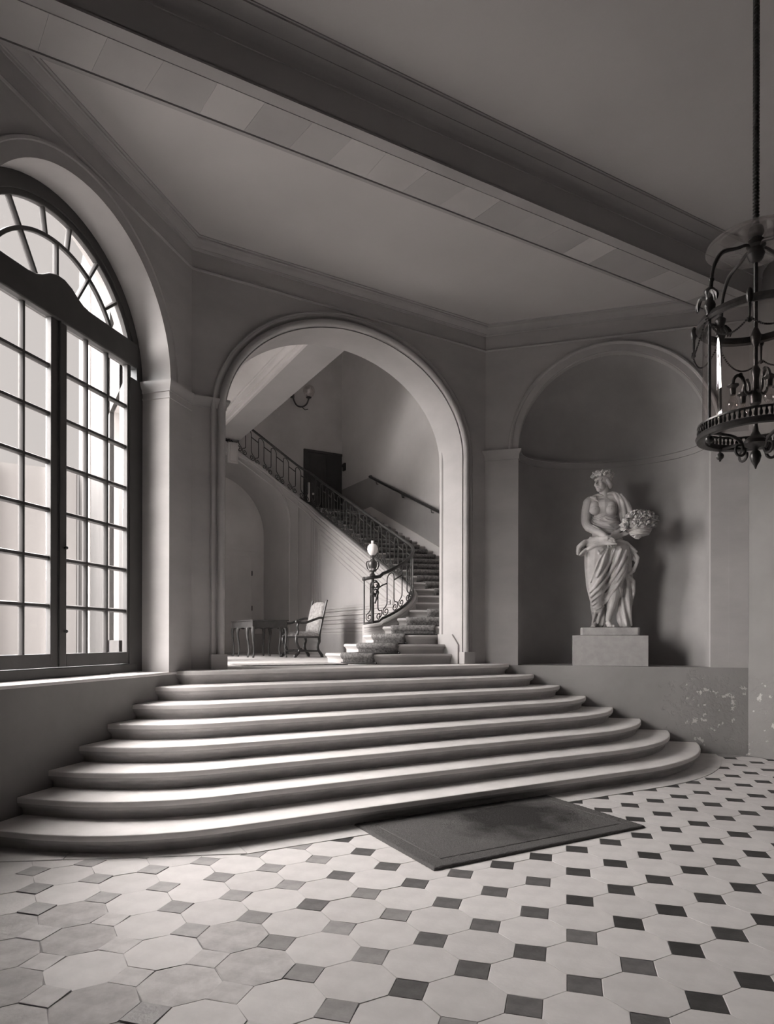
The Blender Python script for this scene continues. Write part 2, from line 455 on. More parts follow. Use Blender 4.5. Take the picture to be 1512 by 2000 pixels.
IMP = [(0.0, ZNI-0.13), (0.012, ZNI-0.13), (0.016, ZNI-0.06), (0.045, ZNI-0.005), (0.05, ZNI+0.02), (0.0, ZNI+0.02)]
for a, b in ((0.0, SN-RN), (SN+RN, 3.733)):
    m.sweep([(p, z) for p, z in IMP], [(a-0.02 if a < 1 else a, 0.12, 0), (a-0.02 if a < 1 else a, 0, 0), (b+0.0, 0, 0), (b+0.0, 0.12, 0)][::-1])
struct(m.build('trim_4', M['plaster']))
m = MB(FC); m.box((SN+RN+0.24, -0.004, ZL-0.3+0.36), (3.733, 0.02, ZNI-0.13))
struct(m.build('trim_5', M['peel']))

# walls towards the camera
m = MB(); m.box((CD.x, -4.4, -0.2), (CD.x+0.3, CD.y+.25, 7.2)); struct(m.build('wall_side_right', M['peelside']))
m = MB(); m.box((EA.x-0.3, -4.4, -0.2), (EA.x, EA.y, 7.2)); struct(m.build('wall_side_left', M['rear']))
m = MB(); m.box((EA.x-0.3, -4.7, -0.2), (CD.x+0.3, -4.4, 7.2)); struct(m.build('wall_rear', M['rear']))

# ceilings, cornice, string moulding, beam
m = MB(); m.prism([(EA.x-.2, 5.65), (CD.x+.2, 5.65), (CD.x+.2, 5.9), (BC.x+.1, 8.6), (AB.x-.1, 8.5), (EA.x-.2, 5.8)], ZC, ZC+0.15, 'z')
struct(m.build('ceiling', M['ceiling']))
m = MB(); m.box((EA.x-.3, -4.6, ZN), (CD.x+.3, 5.45, ZN+0.15)); struct(m.build('ceiling_front', M['ceiling']))
CORN = [(0, 6.425), (0.012, 6.425), (0.018, 6.445), (0.03, 6.447), (0.033, 6.458), (0.05, 6.468), (0.085, 6.495), (0.102, 6.523), (0.118, 6.526), (0.12, 6.545), (0.14, 6.548), (0.142, ZC+.01), (0, ZC+.01)]
path = [EA, AB, BC, CD]
m = MB(); m.sweep([(-p, z) for p, z in CORN], path); struct(m.build('cornice', M['trim']))
m = MB(); m.sweep([(-p, z) for p, z in [(0, 6.185), (0.012, 6.19), (0.02, 6.205), (0.014, 6.222), (0, 6.225)]], path)
struct(m.build('trim_6', M['trim']))

beam = MB(); beam.prism([(5.48, ZB+0.02), (6.06, ZB+0.02), (6.06, 6.8), (5.48, 7.1)], EA.x-.3, CD.x+.2, 'x')
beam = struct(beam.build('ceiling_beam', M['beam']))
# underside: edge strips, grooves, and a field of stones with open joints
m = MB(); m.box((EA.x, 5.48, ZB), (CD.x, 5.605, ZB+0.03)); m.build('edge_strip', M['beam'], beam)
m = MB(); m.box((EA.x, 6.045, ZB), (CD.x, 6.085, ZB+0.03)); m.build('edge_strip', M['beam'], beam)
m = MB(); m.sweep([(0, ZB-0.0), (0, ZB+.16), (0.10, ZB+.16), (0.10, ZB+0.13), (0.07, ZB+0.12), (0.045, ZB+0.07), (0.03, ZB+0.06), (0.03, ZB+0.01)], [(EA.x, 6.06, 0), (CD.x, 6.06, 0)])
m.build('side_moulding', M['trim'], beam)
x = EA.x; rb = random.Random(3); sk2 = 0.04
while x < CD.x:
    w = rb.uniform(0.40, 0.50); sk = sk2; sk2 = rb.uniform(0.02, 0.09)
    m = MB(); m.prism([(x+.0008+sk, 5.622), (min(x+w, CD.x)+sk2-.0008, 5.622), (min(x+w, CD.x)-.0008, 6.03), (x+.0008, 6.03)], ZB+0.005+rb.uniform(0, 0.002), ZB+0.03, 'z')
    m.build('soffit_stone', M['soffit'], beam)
    x += w
NC = [(0, 6.70), (0.010, 6.703), (0.012, 6.722), (0.003, 6.726)] + [(0.19-0.185*cos(PI/2*i/10), 6.735+0.165*sin(PI/2*i/10)) for i in range(11)]
NC = NC[:9]+[(NC[9][0]+.006, NC[9][1]-.004), (NC[9][0]+.006, NC[9][1]+.004)]+NC[10:]+[(0.192, 6.916), (0.203, 6.918), (0.203, ZN+.01), (0, ZN+.01)]
m = MB(); m.sweep([(-p, z) for p, z in NC], [(EA.x, 5.48, 0), (CD.x, 5.48, 0)])
m.build('cornice_moulding', M['beam'], beam)

# window arch: raised band round it, pier cap running into the corner and on to the arch wall
m = MB(FA); arch_band(m, SA, ZA, RA, RA+0.165, 0.03, steps=((0, 0), (0, 0.5), (0.75, 0.5), (0.8, 1.0), (0.95, 1.0), (1.0, 0.4), (1.0, 0)))
struct(m.build('trim_7', M['plaster']))
m = MB()
CAP = [(0, 4.52), (0.012, 4.525), (0.014, 4.555), (0.035, 4.585), (0.05, 4.625), (0.05, 4.645), (0, 4.65)]
P0 = FA @ V(SA-RA, 0.36, 0); P1 = FA @ V(SA-RA, 0, 0); P2 = FB @ V(XA0, 0, 0); P3 = FB @ V(XA0, 0.1, 0)
m.sweep([(-p, z) for p, z in CAP], [P0, P1, AB, P2, P3])
struct(m.build('trim_8', M['trim']))
m = MB(FA)
m.sweep([(-p, z) for p, z in [(0, 4.44), (0.01, 4.445), (0.01, 4.462), (0, 4.465)]], [(SA-RA, 0.36, 0), (SA-RA, 0, 0), (0, 0, 0)][::-1])
struct(m.build('trim_9', M['plaster']))

# big roll moulding round the stair arch, down to its plinths
m = MB(FB)
ROLL_P = [(0.0, 0.0), (0.0, 0.10), (0.035, 0.10), (0.045, 0.0), (0.075, 0.0), (0.085, 0.22)] + [(0.31-0.225*cos(PI*i/10), 0.25+0.75*sin(PI*i/10)) for i in range(11)] + [(0.54, 0.02), (0.60, 0.02), (0.64, 0.10), (0.70, 0.32), (0.78, 0.45), (0.86, 0.48), (0.88, 0.62), (0.96, 0.62), (1.0, 0.45), (1.0, 0.0)]
arch_band(m, (XA0+XA1)/2, ZSP, (XA1-XA0)/2, (XA1-XA0)/2+0.19, 0.085, 64, RISEB, RISEB+0.20, steps=ROLL_P, legs=ZL+0.19)
struct(m.build('trim_10', M['plaster']))
m = MB(FB)
m.box((XA1-0.01, -0.085, ZL), (XA1+0.2, 0.05, ZL+0.19)); m.box((XA0-0.2, -0.085, ZL), (XA0+0.01, 0.05, ZL+0.19))
struct(bevel(m.build('trim_11', M['plaster']), 0.006))

# ------------------------------------------------------------------ window in the left wall
GD = 0.36
win = thing('window_1', None, None, FA @ V(SA, GD, SILL)); struct(win)
WC, HW, RG = 1.79, 1.055, 1.185
ZT0, ZT1 = 4.768, 5.05
def ring_poly(r0, r1, z_cut, n=36):
    """half ring about the lunette centre, cut level at z_cut"""
    a0 = math.asin(min(1, (z_cut-ZA)/r0)); a1 = math.asin(min(1, (z_cut-ZA)/r1))
    return arc(WC, ZA, r0, r0, a0, PI-a0, n) + arc(WC, ZA, r1, r1, PI-a1, a1, n)
m = MB(FA)
m.prism([(SA-RA+0.0, SILL), (WC-HW-0.03, SILL), (WC-HW-0.03, ZA)] + arc(WC, ZA, RG+0.03, RG+0.03, PI, 0, 36) + [(WC+HW+0.03, ZA), (WC+HW+0.03, SILL), (SA+RA, SILL), (SA+RA, ZA)] + arc(SA, ZA, RA, RA, 0, PI, 36) + [(SA-RA, ZA)], GD, GD+0.10)
bevel(m.build('frame', M['winwood'], win), 0.006)
m = MB(FA); m.prism(ring_poly(RG-0.025, RG+0.06, ZT1-0.02), GD+0.02, GD+0.085); bevel(m.build('lunette_rim', M['winwood'], win), 0.008)
hump = [(WC+HW+0.15, ZT1), (WC+0.42, ZT1+.003), (WC+0.32, ZT1+0.018), (WC+0.24, ZT1+0.055), (WC+0.15, ZT1+0.115), (WC+0.05, ZT1+0.15), (WC-0.05, ZT1+0.15), (WC-0.15, ZT1+0.115), (WC-0.24, ZT1+0.055), (WC-0.32, ZT1+0.018), (WC-0.42, ZT1+.003), (WC-HW-0.15, ZT1)]
m = MB(FA); m.prism([(WC-HW-0.15, ZT0), (WC+HW+0.15, ZT0)] + hump, GD-0.015, GD+0.11); bevel(m.build('transom', M['winwood'], win), 0.015, 3)
m = MB(FA); m.box((WC-HW-.15, GD-0.01, SILL), (WC+HW+.15, GD+0.11, SILL+0.10)); bevel(m.build('bottom_rail', M['winwood'], win), 0.01)
zr0, zr1 = 1.499, ZT0
pw = (HW-0.105-2*0.045)/3
rows = [zr0+(zr1-zr0)*i/7 for i in range(8)]
def muntin(mb, a, b, w=0.022):
    """glazing bar from a to b (x, z): flat front with a fillet either side"""
    a, b = V(a[0], 0, a[1]), V(b[0], 0, b[1]); t = (b-a).normalized(); s_ = V(-t.z, 0, t.x)
    pr = [(w, 0.045), (w, 0.02), (w*0.55, 0.0), (-w*0.55, 0.0), (-w, 0.02), (-w, 0.045)]
    vs = [p+s_*q+V(0, GD+0.03+h, 0) for p in (a, b) for q, h in pr]
    k = 6
    mb.add(vs, [(i, (i+1) % k, k+(i+1) % k, k+i) for i in range(k)] + [tuple(range(k)), tuple(range(2*k-1, k-1, -1))])
for side in (-1, 1):
    lf = MB(FA)
    xa, xb = (WC+0.003, WC+HW+0.06) if side > 0 else (WC-HW-0.06, WC-0.003)
    gi0, gi1 = (WC+0.105, WC+HW) if side > 0 else (WC-HW, WC-0.105)
    for q in ((xa, gi0), (gi1, xb)): lf.box((q[0], GD+0.012, SILL+0.105), (q[1], GD+0.08, ZT0))
    lf.box((gi0, GD+0.012, SILL+0.105), (gi1, GD+0.08, zr0))
    leaf = bevel(lf.build('casement', M['winwood'], win), 0.006)
    xs = [gi0+(gi1-gi0)*i/3 for i in range(4)]
    for x in xs[1:3]:
        mb = MB(FA); muntin(mb, (x, zr0), (x, zr1)); mb.build('glazing_bar', M['winwood'], leaf)
    for z in rows[1:7]:
        mb = MB(FA); muntin(mb, (gi0, z), (gi1, z), 0.0235); mb.build('glazing_bar', M['winwood'], leaf)
    for i in range(3):
        for j in range(7):
            mb = MB(FA); mb.box((xs[i]+.004, GD+0.06, rows[j]+.004), (xs[i+1]-.004, GD+0.064, rows[j+1]-.004))
            mb.build('pane', M['glass'], leaf)
m = MB(FA)
for z in (2.55, 1.72): m.ball((WC-0.075, GD-0.012, z), 0.017, 8, 6); m.tube([(WC-0.075, GD-0.012, z), (WC-0.075, GD+0.02, z)], 0.008, 6)
m.build('knob', M['iron'], win)
m = MB(FA); m.tube([(WC+0.0, GD+0.002, SILL+.12), (WC, GD+0.002, ZT0)], 0.011, 6); m.build('bolt_rod', M['winwood'], win)
# lunette: ring bar and spokes
RR = 0.905
m = MB(FA); m.prism(ring_poly(RR-0.02, RR+0.02, ZT1), GD+0.03, GD+0.075); bevel(m.build('ring_bar', M['winwood'], win), 0.008)
def pol(a, r): return (WC+r*cos(math.radians(a)), ZA+r*sin(math.radians(a)))
def hub(a):                                     # where a spoke meets the top of the transom
    r = 0.3
    while r < 1.2:
        x, z = pol(a, r)
        top = ZT1
        d = abs(x-WC)
        if d < 0.42: top = ZT1+0.15*0.5*(1+cos(PI*d/0.42))
        if z > top-0.01: return (x, z)
        r += 0.005
for a in (40, 60, 81, 99, 120, 140):
    mb = MB(FA); muntin(mb, pol(a, RR+.015), pol(a, RG)); mb.build('spoke', M['winwood'], win)
for a in (60, 90, 120):
    mb = MB(FA); muntin(mb, hub(a), pol(a, RR-.015)); mb.build('spoke', M['winwood'], win)
def lun_pane(r0, r1, a0, a1):
    p = arc(WC, ZA, r1, r1, math.radians(a0), math.radians(a1), 8)
    q = arc(WC, ZA, r0, r0, math.radians(a1), math.radians(a0), 8)
    return [(x, max(z, ZT1-.02)) for x, z in p+q]
for a0, a1 in ((20.5, 40), (40, 60), (60, 81), (81, 99), (99, 120), (120, 140), (140, 159.5)):
    mb = MB(FA); mb.prism(lun_pane(RR, RG, a0+.2, a1-.2), GD+0.06, GD+0.064); mb.build('pane', M['glass'], win)
for a0, a1 in ((27, 60), (60, 90), (90, 120), (120, 153)):
    mb = MB(FA); mb.prism(lun_pane(0.42, RR, a0+.2, a1-.2), GD+0.06, GD+0.064); mb.build('pane', M['glass'], win)
portal('sky_portal', FA @ V(WC, 0.75, 3.6), (S2, -S2, 0), 2.6, 4.8)

# ------------------------------------------------------------------ paved floor
m = MB(); m.box((EA.x-.3, -4.6, -0.25), (CD.x+.3, 8.5, -0.004)); floor = struct(m.build('floor', M['grout']))
D_ = 0.37598; OX, OY = 2.4062, 2.2747; HS = 0.114
fwd = V(sin(YAW), cos(YAW), 0); rgt = V(cos(YAW), -sin(YAW), 0)
def pix(p):
    d = p.x*fwd.x+p.y*fwd.y
    if d < 0.3: return (-9e9, 9e9)
    return (CXP+FPX*(p.x*rgt.x+p.y*rgt.y)/d, CYP+FPX*(EYE-p.z)/d)
CR = V(6.38, 8.5, 0)
def in_border(x, y, pad=0.0):
    if x > 6.5: return (V(x, y, 0)-CR).length < 3.593-pad-0.22
    if x < 1.55: return y-4.907 > (1.6-x)*0.42+pad+0.22
    return y > 4.907+pad
def inside_room(x, y):
    return EA.x < x < CD.x and y > -4.3 and y-x < 6.2 and x+y < 14.8
oct_poly = [(HS, 0), (D_-HS, 0), (D_, HS), (D_, D_-HS), (D_-HS, D_), (HS, D_), (0, D_-HS), (0, HS)]
def tile_mesh(poly, gap=0.0022, th=0.02, wob=0.0, rnd=None):
    cx = sum(p[0] for p in poly)/len(poly); cy = sum(p[1] for p in poly)/len(poly)
    mb = MB(); n = len(poly)
    def ins(d, z):
        out = []
        for px, py in poly:
            dx, dy = px-cx, py-cy; l = math.hypot(dx, dy); k = (l-d)/l
            jx = rnd.uniform(-wob, wob) if rnd else 0; jy = rnd.uniform(-wob, wob) if rnd else 0
            out.append((dx*k+jx, dy*k+jy, z))
        return out
    a = ins(gap, -th); b = ins(gap, -0.0016); c = ins(gap+0.002, 0)
    mb.add(a+b+c, [(i, (i+1) % n, n+(i+1) % n, n+i) for i in range(n)] + [(n+i, n+(i+1) % n, 2*n+(i+1) % n, 2*n+i) for i in range(n)] + [tuple(range(2*n, 3*n))])
    return mb, (cx, cy)
rt_ = random.Random(11)
octs = [tile_mesh(oct_poly, 0.0014, wob=w, rnd=rt_)[0].mesh('octagonal_tile', M['octagon'], 0) for w in (0.001, 0.0015, 0.002, 0.0025, 0.005, 0.006, 0.005, 0.006)]
sq_poly = [(HS, 0), (0, HS), (-HS, 0), (0, -HS)]
octw = [tile_mesh(oct_poly, 0.0035, wob=w, rnd=rt_)[0].mesh('octagonal_tile', M['wornoct'], 0) for w in (0.004, 0.006, 0.007)]
sqp = [tile_mesh(sq_poly, 0.004, wob=w, rnd=rt_)[0].mesh('square_tile', M['palesq'], 0) for w in (0.004, 0.006)]
sqs = [tile_mesh(sq_poly, 0.003, wob=w, rnd=rt_)[0].mesh('square_tile', M['square'], 0) for w in (0.001, 0.002, 0.003, 0.003)]
sqm = [tile_mesh(sq_poly, 0.003, wob=w, rnd=rt_)[0].mesh('square_tile', M['midsq'], 0) for w in (0.002, 0.003)]
sqw = [tile_mesh(sq_poly, 0.004, wob=w, rnd=rt_)[0].mesh('square_tile', M['leftsq'], 0) for w in (0.004, 0.005, 0.006)]
rest_o, rest_s = MB(), MB()
def visible(x, y, pad=60):
    u, v = pix(V(x, y, 0)); return -pad < u < 1512+pad and v < 2000+pad*1.5
cand_o, cand_s = [], []
for i in range(-22, 24):
    for j in range(-22, 17):
        x, y = OX+(i+.5)*D_, OY+(j+.5)*D_
        if inside_room(x, y) and not in_border(x, y): cand_o.append((x, y, i, j))
        x, y = OX+i*D_, OY+j*D_
        if inside_room(x, y) and not in_border(x, y, 0.02): cand_s.append((x, y, i, j))
def near(c): return math.hypot(c[0], c[1])
vo = sorted([c for c in cand_o if visible(c[0], c[1])], key=near); vs_ = sorted([c for c in cand_s if visible(c[0], c[1])], key=near)
no_, ns_ = set(c[2:] for c in vo[:296]), set(c[2:] for c in vs_[:296])
def worn(x, y): return max(0.0, min(1.0, (2.3-x)/2.2))    # the floor is most worn near the window side
for x, y, i, j in cand_o:
    w = worn(x, y)
    if (i, j) in no_:
        me = octs[rt_.randrange(4, 8) if rt_.random() < w else rt_.randrange(0, 4)]
        if rt_.random() < (1.55-x)/1.5 and y < 4.4: me = octw[rt_.randrange(3)]
        o = bpy.data.objects.new('octagonal_tile', me); COL.objects.link(o); o.parent = floor
        o.location = (x, y, rt_.uniform(-0.001, 0.001)-0.002*w*rt_.random())
        o.rotation_euler = (rt_.uniform(-1, 1)*(0.002+0.008*w), rt_.uniform(-1, 1)*(0.002+0.008*w), 0)
    else:
        mb, c = tile_mesh(oct_poly, 0.0025); rest_o.add([(p.x+x, p.y+y, p.z) for p in mb.v], mb.f)
for x, y, i, j in cand_s:
    w = worn(x, y)
    if y > 4.85 and 1.5 < x < 6.5:                                # cut in half by the border stones
        mb, c = tile_mesh([(HS, 0), (-HS, 0), (0, -HS)], 0.003)
        me = mb.mesh('square_tile', M['square'] if x > 2.2 else M['leftsq'], 0); y += c[1]
    else:
        t_ = x+rt_.uniform(-.5, .5)-.15*(y-3)
        me = sqw[rt_.randrange(3)] if t_ < 1.7 else (sqm[rt_.randrange(2)] if t_ < 3.0 else sqs[rt_.randrange(4)])  # slate squares: light grey on the left, mid grey, then dark rightwards
    if x < 1.0 and y < 4.2 and rt_.random() < .7: me = sqp[rt_.randrange(2)]
    if (i, j) in ns_:
        o = bpy.data.objects.new('square_tile', me); COL.objects.link(o); o.parent = floor
        o.location = (x, y, rt_.uniform(-0.0015, 0.001)+(0.004*w*rt_.random()))
        o.rotation_euler = (rt_.uniform(-1, 1)*(0.003+0.012*w), rt_.uniform(-1, 1)*(0.003+0.012*w), rt_.uniform(-1, 1)*0.03*w)
    else:
        mb, c = tile_mesh(sq_poly, 0.003); rest_s.add([(p.x+x, p.y+y, p.z) for p in mb.v], mb.f)
tag(rest_o.build('octagonal_tile_field', M['octagon'], floor, 0), kind='stuff')
tag(rest_s.build('square_tile_field', M['square'], floor, 0), kind='stuff')
# border stones along the foot of the steps
bl = [(-0.9, 5.957), (0.35, 5.432), (1.6, 4.907), (2.75, 4.907), (3.9, 4.907), (5.1, 4.907), (6.38, 4.907)] + [(CR.x+3.593*sin(a), CR.y-3.593*cos(a)) for a in (0.2, 0.4, 0.6, 0.785)]
def inner(p):
    x, y = p
    if x > 6.4: d = (V(x, y, 0)-CR).normalized(); q = CR+d*3.2; return (q.x, q.y)
    if x < 1.6: return (x+0.25, y+0.6)
    return (x, 5.45)
for a, b in zip(bl[:-1], bl[1:]):
    n = 5; pa = [(a[0]+(b[0]-a[0])*i/n, a[1]+(b[1]-a[1])*i/n) for i in range(n+1)]
    if a[0] >= 6.3: 
        t0 = math.atan2(a[0]-CR.x, CR.y-a[1]); t1 = math.atan2(b[0]-CR.x, CR.y-b[1])
        pa = [(CR.x+3.593*sin(t0+(t1-t0)*i/n), CR.y-3.593*cos(t0+(t1-t0)*i/n)) for i in range(n+1)]
    g = 0.003
    poly = pa+[inner(p) for p in pa[::-1]]
    cx = sum(p[0] for p in poly)/len(poly); cy = sum(p[1] for p in poly)/len(poly)
    poly = [(cx+(p[0]-cx)*0.997, cy+(p[1]-cy)*0.994) for p in poly]
    mb = MB(); mb.prism(poly, -0.02, 0.0045+rt_.uniform(0, .001), 'z'); bevel(mb.build('border_stone', M['octagon'], floor), 0.002, 1)

# ------------------------------------------------------------------ broad entrance steps
steps = thing('entrance_steps', 'broad flight of eight worn stone steps with rounded ends rising to the arch', 'steps', (4.0, 6.5, 0))
X0L = [1.55, 1.65, 1.70, 1.80, 1.90, 1.95, 1.98, 2.02]; RL = [2.10, 2.0, 1.86, 1.70, 1.50, 1.20, 0.80, 0.42]
def step_outline(k, inset):
    """front edge of step k (0..7) from the window wall to the niche wall, moved back by inset"""
    y = Y1+GOING*k; r = RL[k]-inset; c = V(X0L[k], y+RL[k], 0); pts = []
    e = V(c.x-S2*r, c.y-S2*r, 0); d = (6.245-(e.y-e.x))/2**0.5
    pts.append(e+V(-S2, S2, 0)*(d+0.06))
    n = 14
    pts += [V(c.x-r*sin(PI/4*(1-i/n)), c.y-r*cos(PI/4*(1-i/n)), 0) for i in range(n+1)]
    R = 8.5-y-inset
    for i in range(n+1):
        a = PI/4*i/n; pts.append(V(6.38+R*sin(a), 8.5-R*cos(a), 0))
    e = pts[-1]; pts.append(e+V(S2, S2, 0)*0.08)
    return pts
PROF = [(0.0, 0.030), (0.004, 0.012), (0.014, 0.003), (0.030, 0.0)]     # nosing edge: (inset, drop)
def profile():
    return [(0.26, 0.0), (0.05, 0.0), (0.014, 0.0004), (0.006, 0.0018), (0.002, 0.005), (0.0004, 0.012), (0.0, 0.030), (0.001, 0.048), (0.006, 0.064), (0.017, 0.078), (0.032, 0.087), (0.046, 0.094), (0.056, 0.106), (0.062, 0.12), (0.064, 0.14), (0.064, RISE+0.01)]
rs = random.Random(5)
for k in range(NSTEP):
    zt = RISE*(k+1); mb = MB(); prof = profile(); rings = []
    for ins, drop in prof:
        if k == NSTEP-1 and ins > 0.2: ins = 0.40
        elif ins > 0.2: ins = 0.47
        rings.append((ins, drop))
    cols = [step_outline(k, ins) for ins, _ in rings]
    # refine the straight run so that wear can show
    def refine(pts):
        out = []
        for i in range(len(pts)-1):
            a, b = pts[i], pts[i+1]; n = 22 if (b-a).length > 2 else 1
            out += [a.lerp(b, t/n) for t in range(n)]
        return out+[pts[-1]]
    cols = [refine(c) for c in cols]; nn = min(len(c) for c in cols); seed = rs.uniform(0, 50)
    vs = []; fs = []
    for ci, c in enumerate(cols):
        for i in range(nn):
            p = c[min(i, len(c)-1)]
            w = noise.noise(V(p.x*1.1+seed, p.y, 0))*0.0025+noise.noise(V(p.x*6+seed, 3, k))*0.0008
            vs.append((p.x, p.y+w*0.6, zt-rings[ci][1]+(w if rings[ci][1] < 0.05 else 0)))
    for ci in range(len(cols)-1):
        for i in range(nn-1): fs.append((ci*nn+i, (ci+1)*nn+i, (ci+1)*nn+i+1, ci*nn+i+1))
    mb.add(vs, fs)
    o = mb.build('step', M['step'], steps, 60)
    o.data.materials.append(M['riser'])                      # darker copy of the stone paints shade on the upright faces
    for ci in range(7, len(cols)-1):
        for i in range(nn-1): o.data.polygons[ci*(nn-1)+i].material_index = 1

# ------------------------------------------------------------------ rug at the foot of the steps
rug = thing('rug', 'dark worn pile rug lying on the tiles at the foot of the broad steps', 'rug', (3.79, 4.58, 0))
RC = [V(2.643, 3.904, 0), V(4.883, 3.914, 0), V(4.935, 5.200, 0), V(2.665, 5.200, 0)]
def rug_pt(u, v): return (RC[0].lerp(RC[1], u)).lerp(RC[3].lerp(RC[2], u), v)
def rug_patch(u0, u1, v0, v1, nu, nv, edges):
    def f(a, b):
        u, v = u0+(u1-u0)*a, v0+(v1-v0)*b
        p = rug_pt(u, v)
        e = min(u*2.27, (1-u)*2.27, v*1.29, (1-v)*1.29)
        h = 0.021*min(1, (max(e, 0)/0.02)**0.5 if e > 0 else 0)
        h += noise.noise(V(p.x*45, p.y*45, 0))*0.003+noise.noise(V(p.x*130, p.y*130, 3))*0.005 if e > 0.004 else 0
        j = 0.004*noise.noise(V(p.x*60, p.y*60, 7)) if e < 0.01 else 0
        for l in (0.145,):
            if abs(e-l) < 0.008: h -= 0.006
        return (p.x+j, p.y+j, max(0.002, h+0.002))
    mb = MB(); mb.grid(f, nu, nv); return mb
mb = rug_patch(0.065, 0.935, 0.114, 0.886, 300, 150, 0); mb.build('field', M['pile'], rug, 80)
mb = MB()
for u0, u1, v0, v1, a, b in ((0, 1, 0, 0.114, 340, 26), (0, 1, 0.886, 1, 340, 26), (0, 0.065, 0.114, 0.886, 26, 150), (0.935, 1, 0.114, 0.886, 26, 150)):
    q = rug_patch(u0, u1, v0, v1, a, b, 0); mb.add(q.v, q.f)
mb.build('border', M['pileborder'], rug, 80)
# ------------------------------------------------------------------ courtyard outside the windows
m = MB(); m.box((-30, 5, -0.4), (2.0, 40, -0.1)); struct(m.build('ground_courtyard', M['ground']))
wing = thing('courtyard_wing', 'pale courtyard building seen through the tall arched window', 'building', (-3, 20.5, 0))
m = MB(); m.box((-14, 20.5, -0.2), (1.68, 21.0, 6.4)); m.build('wall', M['facade'], wing)
for x in (-3.2, -1.1, 0.9): m = MB(); m.box((x, 20.38, -0.1), (x+0.75, 20.52, 6.4)); m.build('pilaster', M['facade'], wing)

m = MB(); m.box((1.72, 8.4, -0.2), (1.79, 9.7, 12)); m.box((1.72, 11.1, -.2), (1.79, 12.6, 12)); m.box((1.72, 13.9, -.2), (1.79, 20.5, 12)); m.box((1.72, 9.5, 6.1), (1.79, 14.3, 7.6)); m.box((1.72, 9.5, 9.0), (1.79, 14.3, 12)); m.box((1.72, 9.5, -.2), (1.79, 14.3, 1.618)); struct(m.build('wall_courtyard', M['dimouter']))

# ------------------------------------------------------------------ stair hall behind the arch
XH0, XS, XR, YB0, YB1, YL = 2.2, 6.65, 8.5, 8.86, 17.4, 15.6
HTOP = 10.5
m = MB(); m.prism([(1.7, 8.22), (6.75, 8.22), (XR+.2, YB0), (XR+.2, YB1+.2), (1.7, YB1+.2)], ZL-0.3, ZL-0.004, 'z')
lf = struct(m.build('floor_landing', M['marble']))
m = MB(); m.box((XR, 8.5, ZL-.3), (XR+0.3, YB1+.3, HTOP)); struct(m.build('wall_hall_right', M['hallwall']))
m = MB(); m.box((1.7, YB1, ZL-.3), (XR+0.3, YB1+.3, HTOP)); struct(m.build('wall_hall_back', M['hallback']))
m = MB(FB); m.box((XA1+0.02, 0.08, ZL-.3), (XR+0.3, TB, HTOP)); m.box((1.3, 0.08, 6.6), (XR+0.3, TB, HTOP)); struct(m.build('wall_hall_front', M['hallwall']))
# left wall of the hall with two tall windows on the courtyard (out of the picture)
HW_ = [(9.7, 11.1), (12.6, 13.9)]
m = MB(); ys = [8.3] + [q for w in HW_ for q in w] + [YB1+.3]
for a, b in zip(ys[0::2], ys[1::2]): m.box((XH0-0.4, a, ZL-.3), (XH0, b, HTOP))
for a, b in HW_: m.box((XH0-.4, a, ZL-.3), (XH0, b, ZL+0.35)); m.box((XH0-.4, a, 6.1), (XH0, b, 7.6)); m.box((XH0-.4, a, 9.0), (XH0, b, HTOP))  # upper openings are added out of view to brighten the right hall wall
struct(m.build('wall_hall_left', M['hallwall']))
for i, (a, b) in enumerate(HW_):
    w = thing('window_%d' % (i+2), None, None, (XH0-.2, (a+b)/2, ZL+.35)); struct(w)
    m = MB()
    for y in (a, (a+b)/2-.05, b-.08): m.box((XH0-.25, y, ZL+.35), (XH0-.18, y+.08 if y != (a+b)/2-.05 else y+.1, 6.1))
    for z in (ZL+.35, 2.5, 3.4, 4.3, 5.2, 6.02): m.box((XH0-.24, a, z), (XH0-.19, b, z+.06))
    for z in (7.6, 8.25, 8.92): m.box((XH0-.24, a, z), (XH0-.19, b, z+.08))  # glazing of the added upper openings
    for y in (a, (a+b)/2-.04, b-.08): m.box((XH0-.25, y, 7.6), (XH0-.18, y+.08, 9.0))
    m.build('frame', M['winwood'], w)
    m = MB(); m.box((XH0-.218, a, 7.6), (XH0-.214, b, 9.0)); m.box((XH0-.218, a, ZL+.35), (XH0-.214, b, 6.1)); m.build('pane', M['glass'], w)
    portal('sky_portal', (XH0-.3, (a+b)/2, 3.9), (1, 0, 0), 4.6, b-a)
m = MB(); m.box((1.7, 8.3, HTOP), (XR+.3, YB1+.3, HTOP+.2)); struct(m.build('ceiling_hall', M['ceiling']))
# upper gallery on the left, its edge beam running away from the arch
GX = 4.87; GZ = 6.45
m = MB(); m.box((XH0, YB0, GZ+.32), (GX-.1, YB1, GZ+.6)); struct(m.build('ceiling_gallery', M['ceiling']))
gb = MB(); gb.box((4.20, YB0, GZ), (GX, YB1, GZ+.75)); gb = struct(gb.build('ceiling_gallery_beam', M['string']))
m = MB(); m.sweep([(0, GZ-.012), (0, GZ+0.33), (0.42, GZ+0.33), (0.42, GZ+0.315), (0.395, GZ+0.31), (0.38, GZ+0.27), (0.30, GZ+0.18), (0.22, GZ+0.135), (0.215, GZ+0.11), (0.19, GZ+0.105), (0.185, GZ+0.085), (0.15, GZ+0.05), (0.125, GZ+0.045), (0.12, GZ+0.02), (0.06, GZ+0.012), (0.05, GZ-.012)], [(4.24, YB0, 0), (4.24, YB1, 0)])
m.build('side_moulding', M['hallwall'], gb)

